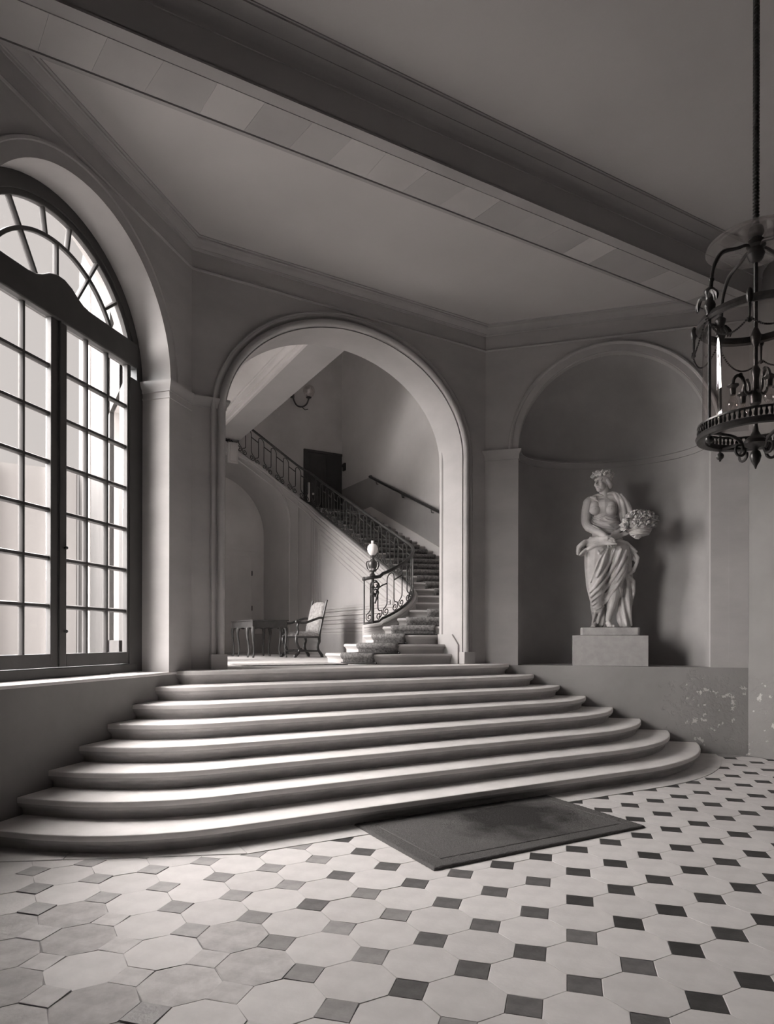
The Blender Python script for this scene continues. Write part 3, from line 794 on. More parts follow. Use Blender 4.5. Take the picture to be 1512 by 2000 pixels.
# door on the upper landing, in the corner of the back wall
d = thing('door_1', None, None, (7.93, YB1, 5.05)); struct(d)
m = MB(); m.box((7.37, YB1-.03, 5.0), (8.49, YB1+.02, 6.97)); m.build('leaf', M['darkwood'], d)
m = MB(); m.box((7.29, YB1-.06, 5.0), (7.37, YB1+.02, 7.04)); m.box((7.37, YB1-.06, 6.97), (8.49, YB1+.02, 7.04)); m.build('architrave', M['darkwood'], d)
for z0, z1 in ((5.15, 5.75), (5.9, 6.85)):
    for x0, x1 in ((7.47, 7.9), (7.98, 8.4)):
        m = MB(); m.box((x0, YB1-.04, z0), (x1, YB1-.025, z1)); bevel(m.build('panel', M['darkwood'], d), 0.012)
m = MB(); m.box((7.40, YB1-.05, 5.55), (7.47, YB1-.03, 6.1)); m.ball((7.56, YB1-.07, 5.78), 0.035); m.tube([(7.56, YB1-.02, 5.78), (7.56, YB1-.08, 5.78)], .012)
tag(m.build('finger_plate', M['plate'], d), 'white finger plate with knob')
# service door below the second flight
d = thing('door_2', None, None, (5.1, YB1, ZL)); struct(d)
u0, u1, zt = 4.83, 5.78, ZL+2.62
m = MB(); m.box((u0+.004, YB1-.012, ZL), (u1-.004, YB1+.02, zt)); bevel(m.build('leaf', M['hallback'], d), .004)
m = MB()
for z in (ZL+.45, ZL+1.15, ZL+2.1): m.tube([(u1, YB1-.02, z), (u1, YB1-.02, z+.13)], 0.014, 6)
m.build('hinge', M['iron'], d)
m = MB(); m.box((u1+.22, YB1-.02, zt+.14), (2.2, YB1+.02, zt+.20)); struct(m.build('trim_12', M['hallback']))
m = MB(); m.box((XH0, YB1-.008, ZL), (u0-.01, YB1+.02, ZL+.52)); m.box((u1+.01, YB1-.008, ZL), (XS, YB1+.02, ZL+.52)); struct(m.build('baseboard_back', M['dado']))

# ------------------------------------------------------------------ the great staircase: stone steps, string wall, runner
RS = 0.15
stair = thing('staircase', 'pale stone winding staircase climbing behind the arch with moulded treads', 'staircase', (6.5, 10.0, ZL))
tips = {1: (4.56, 9.95), 2: (4.91, 9.95), 3: (5.28, 9.95), 4: (5.66, 9.95), 5: (5.95, 9.97), 6: (6.24, 10.02), 7: (6.47, 10.18), 8: (6.62, 10.46)}
outs = {4: (6.72, 8.93), 5: (7.40, 8.93), 6: (8.05, 8.93), 7: (8.46, 9.36), 8: (8.46, 9.9)}
for k in range(9, 27):
    tips[k] = (6.66, 10.48+0.300*(k-8)); outs[k] = (8.46, 9.9+0.335*(k-8))
def nose_line(k):
    """front edge of stair step k as points from the railing side to the wall side"""
    if k == 1: p = [(4.60, 9.99), (4.555, 9.93), (4.55, 9.55), (4.58, 9.2), (4.66, 8.95), (4.80, 8.74), (5.02, 8.60), (5.35, 8.53), (5.75, 8.51), (6.11, 8.51)]
    elif k == 2: p = [(4.95, 9.99), (4.905, 9.93), (4.92, 9.55), (4.97, 9.25), (5.06, 9.02), (5.22, 8.84), (5.45, 8.74), (5.8, 8.70), (6.11, 8.69)]
    elif k == 3: p = [(5.32, 9.99), (5.275, 9.93), (5.31, 9.55), (5.40, 9.25), (5.52, 9.06), (5.68, 8.96), (5.9, 8.92), (6.14, 8.92)]
    else:
        a, b = tips[k], outs[k]
        if k < 8:
            d = V(b[0]-a[0], b[1]-a[1], 0).normalized(); n_ = V(d.y, -d.x, 0)
            if n_.x > 0 and k < 6: n_ = -n_
        p = [(a[0]+(b[0]-a[0])*t/6, a[1]+(b[1]-a[1])*t/6) for t in range(7)]
        if k <= 5: p = [(a[0]+.03, a[1]+.04)]+p
    return [V(x, y, 0) for x, y in p]
def resample(p, n):
    L_ = [0]
    for a, b in zip(p[:-1], p[1:]): L_.append(L_[-1]+(b-a).length)
    out = []; j = 0
    for i in range(n):
        t = L_[-1]*i/(n-1)
        while j < len(p)-2 and L_[j+1] < t: j += 1
        out.append(p[j].lerp(p[j+1], (t-L_[j])/max(1e-9, L_[j+1]-L_[j])))
    return out
SPROF = [(0.0, 0.006), (-0.012, 0.0), (0.0, 0.0), (-0.014, 0.012), (-0.02, 0.028), (-0.014, 0.044), (0.0, 0.052), (0.006, 0.054), (0.010, 0.066), (0.022, 0.076), (0.026, 0.084), (0.03, 0.15)]
NR = 25
def step_normals(line):
    out = []
    for i in range(len(line)):
        a = line[max(0, i-1)]; b = line[min(len(line)-1, i+1)]; t = (b-a).normalized()
        out.append(V(-t.y, t.x, 0))              # points up the stair
    return out
lines = {}
for k in range(1, 27): lines[k] = resample(nose_line(k), NR)
for k in range(1, 26):
    zt = ZL+RS*k; ln = lines[k]; nm = step_normals(ln)
    # normals must look up the stair: towards the next line
    nxt = lines[k+1]
    up = sum(((nxt[i]-ln[i]) for i in range(NR)), V(0, 0, 0))
    if up.dot(sum(nm, V(0, 0, 0))) < 0: nm = [-q for q in nm]
    back = [nxt[i]+nm[i]*0.05 for i in range(NR)]
    rows_ = [back]+[[ln[i]+nm[i]*o_ for i in range(NR)] for o_, _ in SPROF[2:]]
    zs = [0.0]+[dz for _, dz in SPROF[2:]]
    vs = []; fs = []
    for r_, dz in zip(rows_, zs): vs += [(p.x, p.y, zt-dz) for p in r_]
    vs += [(p.x, p.y, zt-RS) for p in back]
    R_ = len(rows_)+1
    for r_ in range(R_):
        r2 = (r_+1) % R_
        fs += [(r_*NR+i, r2*NR+i, r2*NR+i+1, r_*NR+i+1) for i in range(NR-1)]
    fs.append(tuple(r_*NR for r_ in range(R_))); fs.append(tuple(r_*NR+NR-1 for r_ in range(R_))[::-1])
    mb = MB(); mb.add(vs, fs); mb.build('step', M['marble'], stair, 40)
m = MB(); m.box((XS+.02, YL-.05, 5.0-.25), (XR, YB1, 5.02)); m.build('upper_landing', M['marble'], stair)
# runner: one carpet laid over treads and risers
run = thing('stair_runner', 'dark patterned carpet runner climbing the middle of the stone staircase', 'carpet', (5.2, 9.4, ZL))
def frac(ln, t): 
    i = min(NR-2, int(t*(NR-1))); return ln[i].lerp(ln[i+1], t*(NR-1)-i)
RW = {1: (0.26, 0.50), 2: (0.245, 0.61), 3: (0.22, 0.63), 4: (0.13, 0.64), 5: (0.117, 0.74), 6: (0.15, 0.80), 7: (0.27, 0.86)}
for k in range(1, 26):
    t0, t1 = RW.get(k, (0.285, 0.92)); n2 = RW.get(k+1, (0.285, 0.92)); zt = ZL+RS*k
    ln = lines[k]; nxt = lines[k+1]; W_ = 15
    A_ = [frac(ln, t0+(t1-t0)*i/(W_-1)) for i in range(W_)]; B_ = [frac(nxt, n2[0]+(n2[1]-n2[0])*i/(W_-1)) for i in range(W_)]
    up = sum((B_[i]-A_[i] for i in range(W_)), V(0, 0, 0)).normalized()
    nm = step_normals(A_)
    if up.dot(sum(nm, V(0, 0, 0))) < 0: nm = [-q for q in nm]
    seq = [(None, 0.010)] + [(0.03, 0.011), (-0.015, 0.010), (-0.028, -0.004), (-0.032, -0.026), (-0.024, -0.05), (-0.008, -0.066), (0.012, -0.085), (0.016, -RS+0.005)]
    vs = []
    for o_, dz in seq:
        for i in range(W_):
            p = (B_[i]+nm[i]*0.02) if o_ is None else A_[i]+nm[i]*o_
            vs.append((p.x, p.y, zt+dz))
    R_ = len(seq)
    fs = [(r_*W_+i, (r_+1)*W_+i, (r_+1)*W_+i+1, r_*W_+i+1) for r_ in range(R_-1) for i in range(W_-1)]
    mb = MB(); mb.add(vs, fs); o = mb.build('runner_fold', M['runner'], run, 60)
    so = o.modifiers.new('thick', 'SOLIDIFY'); so.thickness = 0.012; so.offset = 1
rod = MB()
for k in range(1, 8):
    t0, t1 = RW[k]; a = frac(lines[k], t0-.012); b = frac(lines[k], t1+.012)
    mid = [frac(lines[k], t0-.012+(t1-t0+.024)*i/8) for i in range(9)]
    mb = MB(); mb.tube([(p.x-.02, p.y-.02, ZL+RS*(k-1)+.018) for p in mid], 0.008, 6); mb.ball((mid[-1].x-.02, mid[-1].y-.02, ZL+RS*(k-1)+.018), .017, 8, 6)
    mb.build('stair_rod', M['iron'], run)
mat_ = MB()
mat_.prism([(2.9, 8.95), (4.42, 8.82), (4.44, 9.62), (2.9, 9.75)], ZL, ZL+.012, 'z')
tag(bevel(mat_.build('landing_mat', M['tapestry']), .004), 'thin flat carpet strip on the landing before the first stair', 'carpet')

# string wall: a curl round the foot of the railing, then straight up the hall and round onto the second flight
CX_, CY_, RC_ = 5.95, 10.78, 0.72
def string_path():
    p = [V(5.40, 10.16, 0), V(5.46, 10.08, 0), V(5.60, 10.06, 0), V(5.80, 10.06, 0), V(5.95, 10.06, 0)]
    p += [V(CX_+RC_*sin(PI/2*i/10), CY_-RC_*cos(PI/2*i/10), 0) for i in range(1, 11)]
    p += [V(6.67, 10.78+(YL-0.3-10.78)*i/14, 0) for i in range(1, 15)]
    p += [V(6.67-0.3+0.3*cos(PI/2*i/5), YL-.3+0.3*sin(PI/2*i/5), 0) for i in range(1, 6)]
    p += [V(6.37-(6.37-XH0)*i/14, YL, 0) for i in range(1, 15)]
    return p
SPATH = string_path()
SD = [0.0]
for a, b in zip(SPATH[:-1], SPATH[1:]): SD.append(SD[-1]+(b-a).length)
# height of the string's top along the way: follows the noses
keyed = []
def nearest_s(q):
    best = (9e9, 0)
    for i in range(len(SPATH)-1):
        a, b = SPATH[i], SPATH[i+1]; ab = b-a; t = max(0, min(1, (q-a).dot(ab)/ab.length_squared)); dd = (q-(a+ab*t)).length
        if dd < best[0]: best = (dd, SD[i]+ab.length*t)
    return best[1]
for k in range(4, 25): keyed.append((nearest_s(V(tips[k][0], tips[k][1], 0)), ZL+RS*k+0.075))
s_end1 = nearest_s(V(6.67, YL-.35, 0)); s_c2 = nearest_s(V(6.37, YL, 0))
keyed = [(0.0, 1.895), (0.10, 1.91)] + [q for q in keyed if 0.25 < q[0] < s_end1] + [(s_c2+0.02, 5.25)] + [(s_c2+d_, 5.25+.6*d_) for d_ in (0.5, 1, 2, 3, 4, 5)]
def string_z(s_):
    for (a, za), (b, zb) in zip(keyed[:-1], keyed[1:]):
        if s_ <= b: return za+(zb-za)*(s_-a)/max(1e-6, b-a)
    return keyed[-1][1]
def smooth_z(s_): return sum(string_z(max(0, s_+d_)) for d_ in (-.3, -.2, -.1, 0, .1, .2, .3))/7 if s_ > .3 else string_z(s_)
def at_s(s_):
    s_ = max(0, min(SD[-1]-1e-6, s_)); i = 0
    while SD[i+1] < s_: i += 1
    a, b = SPATH[i], SPATH[i+1]; t = (s_-SD[i])/(SD[i+1]-SD[i]); return a.lerp(b, t), (b-a).normalized()
sw = MB(); vs = []; fs = []
NS_ = 120; s_arch = nearest_s(V(6.36, YL, 0))
for i in range(NS_+1):
    s_ = (s_arch)*i/NS_; p, t = at_s(s_); p0, t0 = at_s(s_-.05); p1, t1 = at_s(s_+.05); t = (t0+t1).normalized(); n_ = V(-t.y, t.x, 0); z = smooth_z(s_)
    hw = 0.075
    for side, off, zz in ((1, hw, ZL-.02), (1, hw, z-.03), (1, hw-.012, z-.012), (1, hw-.03, z), (-1, -hw+.03, z), (-1, -hw+.012, z-.012), (-1, -hw, z-.03), (-1, -hw, ZL-.02)):
        q = p+n_*off; vs.append((q.x, q.y, zz))
for i in range(NS_): fs += [(i*8+j, (i+1)*8+j, (i+1)*8+j+1, i*8+j+1) for j in range(7)]
fs.append(tuple(range(8))); fs.append(tuple(NS_*8+j for j in range(8))[::-1])
sw.add(vs, fs); wall_s = struct(sw.build('wall_string', M['string'], smooth=40))
# mouldings that follow the string under its top edge, on both faces
for off, dz, w in ((0.078, 0.05, .028), (0.078, 0.12, .018), (0.078, 0.24, .024), (-0.072, 0.05, .016), (-0.072, 0.09, .012), (-0.072, .125, .010), (-0.072, 0.20, .012)):
    pts = []; lim = s_arch if off > 0 else nearest_s(V(6.67, 11.6, 0))
    for i in range(100):
        s_ = 0.04+(lim-0.04)*i/99; p, t = at_s(s_); p0, t0 = at_s(s_-.05); p1, t1 = at_s(s_+.05); t = (t0+t1).normalized()
        q = p+V(-t.y, t.x, 0)*off; pts.append((q.x, q.y, smooth_z(s_)-dz))
    mb = MB(); mb.tube(pts, w, 6); mb.build('string_moulding', M['string'], wall_s)
# panels on the face towards the hall: raised fillets in nested frames
XF = 6.67-0.075
def slope_z(y): return smooth_z(nearest_s(V(6.67, y, 0)))
def fillet(pts, w=0.014, closed=True):
    mb = MB(); mb.tube([(XF, y, z) for y, z in pts], w, 6, closed=closed); mb.build('panel_moulding', M['string'], wall_s)
for ins, w in ((0.0, 0.030), (0.09, .018), (0.22, 0.030), (0.31, .018)):
    ya, yb = 14.95-ins, 11.15+ins*0.6; zb = 2.30+ins*0.25
    n = 16; top = [(ya+(yb-ya)*i/n, max(zb+.05, slope_z(ya+(yb-ya)*i/n)-0.36-ins*1.1)) for i in range(n+1)]
    fillet([(ya, zb)]+top+[(yb, zb)], w)
for yv in (15.12, 15.24): fillet([(yv, ZL+.55), (yv, slope_z(yv)-.25)], .022, False)
for zv, w in ((2.20, .034), (2.10, .022), (2.02, .034), (1.90, .020), (1.82, .016)): fillet([(10.95, zv), (15.2, zv)], w, False)
m = MB(); m.box((XF-.012, 10.9, ZL), (XF+.02, YL-.28, ZL+.5)); struct(m.build('baseboard_string', M['dado']))
# arch that carries the second flight
m = MB()
zs2 = lambda x: 5.25+.6*(6.37-x)
el = arc(4.62, 4.45, 1.50, 1.58, 0, PI/2, 20)
pts = [(6.40, ZL), (6.12, ZL)] + el + [(XH0, 6.03), (XH0, zs2(XH0)), (6.40, zs2(6.40))]
m.prism(pts, YL-.075, YB1); wl = struct(m.build('wall_flight', M['string']))
m = MB(); m.tube([(6.15, YL-.08, ZL+.5), (6.15, YL-.08, 4.45)]+[(4.62+1.54*cos(PI/2*i/16), YL-.08, 4.45+1.62*sin(PI/2*i/16)) for i in range(17)]+[(XH0, YL-.08, 6.07)], .016, 6); m.build('arch_moulding', M['string'], wl)
m = MB(); m.tube([(6.36, YL-.078, ZL+.5), (6.36, YL-.078, 5.0), (4.2, YL-.078, 6.32)], .014, 6); m.build('panel_moulding', M['string'], wl)
for dz, w in ((.05, .02), (.11, .012)):
    m = MB(); m.tube([(6.37, YL-.08, zs2(6.37)-dz), (XH0, YL-.08, zs2(XH0)-dz)], w, 6); m.build('string_moulding', M['string'], wl)
m = MB(); m.box((4.55, YL-.12, 5.85), (4.80, YL-.06, 6.35)); m.box((4.60, YL-.14, 5.9), (4.75, YL-.06, 6.3)); bevel(m.build('bracket_panel', M['string'], wl), .01)
# grey painted dado and handrail on the right hall wall
yL1 = 15.58; zrail = 6.01
def rail_z(y): return zrail+.455*(min(y, yL1)-yL1)
m = MB()
m.prism([(YB1, 5.0), (YB1, zrail-.0), (yL1, zrail), (9.2, rail_z(9.2)), (9.2, rail_z(9.2)-.95), (yL1, zrail-.95)], XR-.006, XR+.02, 'x'); struct(m.build('trim_13', M['dado']))
m = MB(); m.prism([(YB1, 5.02), (YB1, 5.14), (yL1, 5.20), (9.0, 5.20+.455*(9.0-yL1)), (9.0, 4.90+.455*(9.0-yL1)), (yL1, 4.90)], XR-.03, XR+.02, 'x'); struct(m.build('baseboard_hall_right', M['hallwall']))
hr = thing('wall_handrail', 'dark round handrail sloping along the right wall of the stairs', 'handrail', (XR-.08, 12.5, 4.6))
m = MB(); m.tube([(XR-.02, yL1+.0, zrail), (XR-.08, yL1-.04, zrail-.02), (XR-.08, 9.2, rail_z(9.2))], .036, 10); m.build('rail', M['walnut'], hr)
for y in (15.2, 13.9, 12.6, 11.3, 10.0):
    m = MB(); m.tube([(XR, y, rail_z(y)-.11), (XR-.06, y, rail_z(y)-.11), (XR-.08, y, rail_z(y)-.02)], .012, 6); m.build('bracket', M['iron'], hr)
# little dark bell push beside the upper door
bp = thing('wall_bell', 'small dark bell fitting on the wall beside the upper door', 'bell', (XR, 17.2, 6.6))
m = MB(); m.box((XR-.05, 17.12, 6.52), (XR, 17.26, 6.74)); bevel(m.build('plate', M['iron'], bp), .01)
m = MB(); m.ball((XR-.06, 17.19, 6.66), (.05, .045, .045)); m.build('dome', M['iron'], bp)
# jamb block where the stair meets the arch
m = MB(FB); m.prism([(0.06, ZL), (0.06, ZL+.30), (0.22, ZL+.46), (TB, ZL+.46), (TB, ZL)], XA1-.03, XA1+.02, 'x'); struct(m.build('trim_14', M['string']))
# wall light high on the back wall
sc = thing('wall_sconce', 'brass wall light with a clear glass globe high on the dark back wall', 'lamp', (7.05, YB1, 8.35))
m = MB(); m.stube([(6.93, YB1-.05, 8.55), (6.94, YB1-.12, 8.35), (7.0, YB1-.2, 8.17), (7.12, YB1-.28, 8.12), (7.24, YB1-.33, 8.2), (7.30, YB1-.35, 8.36)], .022, 8); m.tube([(7.12, YB1-.28, 8.12), (7.22, YB1-.28, 8.05), (7.3, YB1-.3, 8.08)], .014, 6); m.build('arm', M['brass'], sc)
m = MB(); m.lathe([(0.001, 0), (.06, 0.01), (.08, .03), (.05, .05), (.03, .05)], (7.30, YB1-.35, 8.36), 14); m.build('cup', M['brass'], sc)
m = MB(); m.lathe([(.07, .0), (.13, .05), (.165, .14), (.16, .22), (.12, .30), (.09, .32)], (7.30, YB1-.35, 8.40), 18, caps=False); m.build('globe', M['bulbglass'], sc)
m = MB(); m.lathe([(.0, 0.0), (.05, .01), (.06, .03), (.0, .04)], (6.93, YB1-.06, 8.52), 12); m.box((6.87, YB1-.05, 8.42), (6.99, YB1, 8.68)); m.build('wall_plate', M['brass'], sc)
# ------------------------------------------------------------------ wrought-iron railing of the staircase
RH = 0.80
rail = thing('stair_railing', 'black wrought-iron railing with arched bars and scrolls curling along the staircase', 'railing', (5.5, 10.1, 1.9))
def rp(s_, h, off=0.0):
    p, t = at_s(s_); z = smooth_z(s_)
    return V(p.x-t.y*off, p.y+t.x*off, z+h)
S_END = nearest_s(V(4.1, YL, 0))
n = 150
m = MB(); m.tube([rp(0.0+S_END*i/n, RH) for i in range(n+1)], 0.030, 8); m.ball(rp(0, RH), .04, 10, 7); m.build('handrail', M['iron'], rail)
m = MB(); m.tube([rp(S_END*i/n, 0.022) for i in range(n+1)], 0.022, 6); m.build('bottom_rail', M['iron'], rail)
def spiral(c, r0, a0, turns, n=18, sgn=1):
    return [(c[0]+(r0*(1-0.78*i/n))*cos(a0+sgn*2*PI*turns*i/n), c[1]+(r0*(1-0.78*i/n))*sin(a0+sgn*2*PI*turns*i/n)) for i in range(n+1)]
PITCH = 0.325
nmot = int((S_END-0.12)/PITCH)
for q in range(nmot):
    s0 = 0.19+PITCH*q; hw = 0.07
    big = q < 6
    loop = [(-hw-.03, .20), (-hw-.005, .235), (-hw, .27)] + [(-hw, .27+(.66-.27)*i/4) for i in range(1, 4)] + [(-hw*cos(PI*i/8), .66+.09*sin(PI*i/8)) for i in range(9)] + [(hw, .66-(.66-.27)*i/4) for i in range(1, 4)] + [(hw, .27), (hw+.005, .235), (hw+.03, .20)]
    mb = MB(); mb.tube([rp(s0+d_, h) for d_, h in loop], 0.0105, 6)
    bl_ = mb.build('baluster', M['iron'], rail)
    for sg in (-1, 1):
        c = (sg*(hw+.022), 0.115)
        sp = [(sg*(hw+.03), .20), (sg*(hw+.075), .17)] + [(c[0]+sg*x, c[1]+y) for x, y in [(0.062*(1-.80*i/16)*cos(0.5-2*PI*1.35*i/16), 0.072*(1-.80*i/16)*sin(0.5-2*PI*1.35*i/16)) for i in range(17)]]
        mb = MB(); mb.stube([rp(max(0.005, s0+d_), h) for d_, h in sp], 0.0095, 6, 2); mb.build('scroll', M['iron'], bl_)
    if q < nmot-1:
        mb = MB(); mb.tube([rp(s0+hw, .60), rp(s0+PITCH/2, .60), rp(s0+PITCH-hw, .60)], 0.013, 6); mb.build('cross_bar', M['iron'], rail)
m = MB(); m.tube([rp(0.0, -0.01), rp(0.0, RH)], 0.014, 8); m.build('end_post', M['iron'], rail)
NP = rp(0.16, 0)
m = MB(); m.tube([(NP.x, NP.y, NP.z), (NP.x, NP.y, NP.z+RH+.01)], [.030, .024], 10); m.lathe([(.03, 0), (.045, .01), (.045, .04), (.03, .06)], (NP.x, NP.y, NP.z+.48), 10); m.lathe([(.03, 0), (.04, .02), (.03, .04)], (NP.x, NP.y, NP.z+.62), 10)
npost = m.build('newel_post', M['iron'], rail)
for dz, r0 in ((.66, .075), (.55, .055)):           # leafy scroll bracket on the newel
    pts = [(NP.x+.03, NP.y-.03, NP.z+dz-.2), (NP.x+.075, NP.y-.02, NP.z+dz-.1)] + [(NP.x+.045+x, NP.y-.025, NP.z+dz+y) for x, y in spiral((0, 0), r0, -.3, 1.3)]
    mb = MB(); mb.stube(pts, [.016]*2+[.015-.0005*i for i in range(len(pts)-2)], 6)
    for i in range(3, len(pts), 6): mb.ball(pts[i], (.016, .012, .018), 6, 5)
    mb.build('acanthus_scroll', M['iron'], rail)

# oil lamp on the newel
LP = V(NP.x, NP.y, NP.z+RH+.028)
lamp = thing('newel_lamp', 'brass oil lamp with a white opal globe standing on the railing newel', 'lamp', LP)
m = MB(); m.lathe([(.001, 0), (.05, 0), (.055, .012), (.04, .03), (.026, .05), (.03, .065)], LP, 16); m.build('foot', M['brass'], lamp)
m = MB(); m.lathe([(.028, .06), (.045, .085), (.062, .13), (.078, .18), (.082, .215), (.07, .25), (.045, .27), (.035, .29), (.03, .31), (.042, .335), (.045, .35), (.02, .36)], LP, 18)
for i in range(10):
    a = 2*PI*i/10; m.ball((LP.x+.055*cos(a), LP.y+.055*sin(a), LP.z+.10), (.016, .016, .03), 6, 5)
m.build('urn', M['brass'], lamp)
for sg in (-1, 1):
    m = MB(); m.tube([(LP.x+sg*rgt.x*d_, LP.y+sg*rgt.y*d_, LP.z+z) for d_, z in ((.05, .09), (.09, .13), (.108, .19), (.10, .245), (.07, .25))], .010, 6); m.build('handle', M['brass'], lamp)
m = MB(); m.lathe([(.03, .355), (.06, .375), (.088, .42), (.095, .465), (.086, .51), (.06, .545), (.03, .555)], LP, 22, caps=False); m.build('globe', M['opal'], lamp)
m = MB(); m.lathe([(.024, .55), (.024, .605), (.028, .61)], LP, 12, caps=False); m.build('chimney', M['opal'], lamp)

# ------------------------------------------------------------------ table with eight legs
TX, TY, TW, TD, TH = 4.29, 12.83, 0.72, 1.40, 0.77
table = thing('side_table', 'long dark wooden table with a scalloped apron and eight curved legs', 'table', (TX+TW/2, TY+TD/2, ZL))
m = MB(); m.box((TX-.03, TY-.05, ZL+TH-.022), (TX+TW+.03, TY+TD+.05, ZL+TH)); bevel(m.build('tabletop', M['tablewood'], table), .007, 3)
def scallop(L_):
    n = 40; out = []
    for i in range(n+1):
        t = i/n; c = abs(sin(PI*t*3))**0.6
        out.append((t*L_, -0.155-0.028*(1-c) if 0.02 < t < .98 else -.19))
    return out
def apron(x0, y0, x1, y1):
    L_ = math.hypot(x1-x0, y1-y0); d = V(x1-x0, y1-y0, 0)/L_; n_ = V(-d.y, d.x, 0)*.011
    low = scallop(L_); mb = MB(); k = len(low); vs = []
    for sg in (-1, 1):
        for t, z in low:
            p = V(x0, y0, 0)+d*t+n_*sg; vs += [(p.x, p.y, ZL+TH-.02), (p.x, p.y, ZL+TH+z)]
    fs = []
    for h in (0, 1):
        b = h*2*k; fs += [(b+2*i, b+2*i+2, b+2*i+3, b+2*i+1) for i in range(k-1)]
    fs += [(2*i+1, 2*i+3, 2*k+2*i+3, 2*k+2*i+1) for i in range(k-1)]
    mb.add(vs, fs); mb.build('apron', M['tablewood'], table)
apron(TX, TY, TX+TW, TY); apron(TX+TW, TY, TX+TW, TY+TD); apron(TX, TY+TD, TX+TW, TY+TD); apron(TX, TY, TX, TY+TD)
def cabriole(x, y, dx, dy, r=.024):
    pr = [(.0, .62, 1.35), (.014, .58, 1.5), (.022, .52, 1.35), (.018, .44, 1.1), (.004, .33, .9), (-.010, .22, .75), (-.012, .12, .68), (-.002, .05, .7), (.010, .02, .95), (.012, .0, .9)]
    l = math.hypot(dx, dy) or 1
    mb = MB(); mb.stube([(x+dx/l*o_, y+dy/l*o_, ZL+z) for o_, z, _ in pr], [r*k for _, _, k in pr], 8); return mb
for sx in (0, 1):
    for f in (0.0, .24, .72, 1.0):
        x = TX+.015+(TW-.03)*sx; y = TY+.015+(TD-.03)*f
        dy = -1 if f == 0 else (1 if f == 1 else 0)
        cabriole(x, y, -1 if sx == 0 else 1, dy).build('leg', M['tablewood'], table)

# ------------------------------------------------------------------ high-backed armchair
CHX, CHY, CHR = 5.42, 13.05, math.radians(-172)
chair = thing('armchair', 'high-backed armchair with tapestry seat and curved dark wooden arms', 'chair', (CHX, CHY, ZL), 0)
FCH = frame((CHX, CHY, ZL), (cos(CHR), sin(CHR), 0), (-sin(CHR), cos(CHR), 0))      # chair looks along its own +x
def cb(): return MB(FCH)
m = cb(); m.box((-.30, -.30, .40), (.30, .30, .455)); bevel(m.build('seat_rail', M['walnut'], chair), .012)
m = cb()
m.grid(lambda a, b: (-.30+.60*a, -.30+.60*b, .455+.085*(max(0, 1-(2*a-1)**4)*max(0, 1-(2*b-1)**4))**.5), 15, 15)
m.box((-.30, -.30, .44), (.30, .30, .456)); m.build('seat', M['tapestry'], chair, 50)
m = cb()
def backf(side):
    def f(a, b):
        h = b; y = -.27+.54*a; top = .62+.06*(1-abs(2*a-1)**2.5); z = .50+top*h
        x = -.27-.17*h; bulge = .05*(max(0, 1-(2*a-1)**6)*max(0, 1-(2*h-1)**6))**.5
        return (x+(bulge if side > 0 else -.035), y, z)
    return f
m.grid(backf(1), 17, 17); m.grid(backf(-1), 17, 17)
k = 17
ring = [i*k for i in range(k)]+[(k-1)*k+j for j in range(1, k)]+[i*k+k-1 for i in range(k-2, -1, -1)]+[j for j in range(k-2, 0, -1)]
m.f += [(ring[i], ring[(i+1) % len(ring)], k*k+ring[(i+1) % len(ring)], k*k+ring[i]) for i in range(len(ring))]
m.build('backrest', M['tapestry'], chair, 50)
for sg in (-1, 1):
    m = cb(); m.stube([(-.285, sg*.285, .40), (-.30, sg*.285, .56), (-.455, sg*.285, 1.16), (-.462, sg*.285, 1.19)], [.026, .026, .02, .022], 8); m.build('back_post', M['walnut'], chair)
    m = cb(); m.stube([(-.36, sg*.29, .83), (-.26, sg*.30, .825), (-.10, sg*.315, .775), (.06, sg*.325, .725), (.18, sg*.33, .72), (.27, sg*.33, .745), (.30, sg*.33, .735), (.305, sg*.33, .71)], [.022, .026, .026, .026, .028, .034, .034, .022], 8, flat=1.0); m.build('armrest', M['walnut'], chair)
    m = cb(); m.stube([(.25, sg*.33, .72), (.275, sg*.325, .64), (.25, sg*.31, .55), (.27, sg*.30, .46)], [.028, .024, .024, .03], 8); m.build('arm_support', M['walnut'], chair)
    m = cb(); m.stube([(.27, sg*.28, .42), (.275, sg*.28, .33), (.24, sg*.275, .25), (.20, sg*.27, .17), (.215, sg*.27, .10), (.27, sg*.275, .055), (.305, sg*.28, .03), (.30, sg*.28, .0)], [.034, .032, .028, .028, .03, .034, .036, .034], 8); m.build('leg', M['walnut'], chair)
    m = cb(); m.stube([(-.27, sg*.28, .42), (-.28, sg*.28, .33), (-.25, sg*.275, .25), (-.26, sg*.27, .16), (-.31, sg*.27, .09), (-.345, sg*.275, .04), (-.345, sg*.28, .0)], [.034, .032, .028, .028, .032, .036, .036], 8); m.build('leg', M['walnut'], chair)
m = cb(); m.stube([(.205, -.27, .13), (.205, .27, .13)], .018, 8); m.build('stretcher', M['walnut'], chair)
for sg in (-1, 1): m = cb(); m.stube([(.21, sg*.27, .13), (0, sg*.27, .135), (-.28, sg*.27, .13)], [.017, .02, .017], 8); m.build('stretcher', M['walnut'], chair)
m = cb(); m.stube([(0, -.27, .135), (0, 0, .14), (0, .27, .135)], [.016, .024, .016], 8); m.ball((0, 0, .165), .028, 8, 6); m.build('stretcher', M['walnut'], chair)

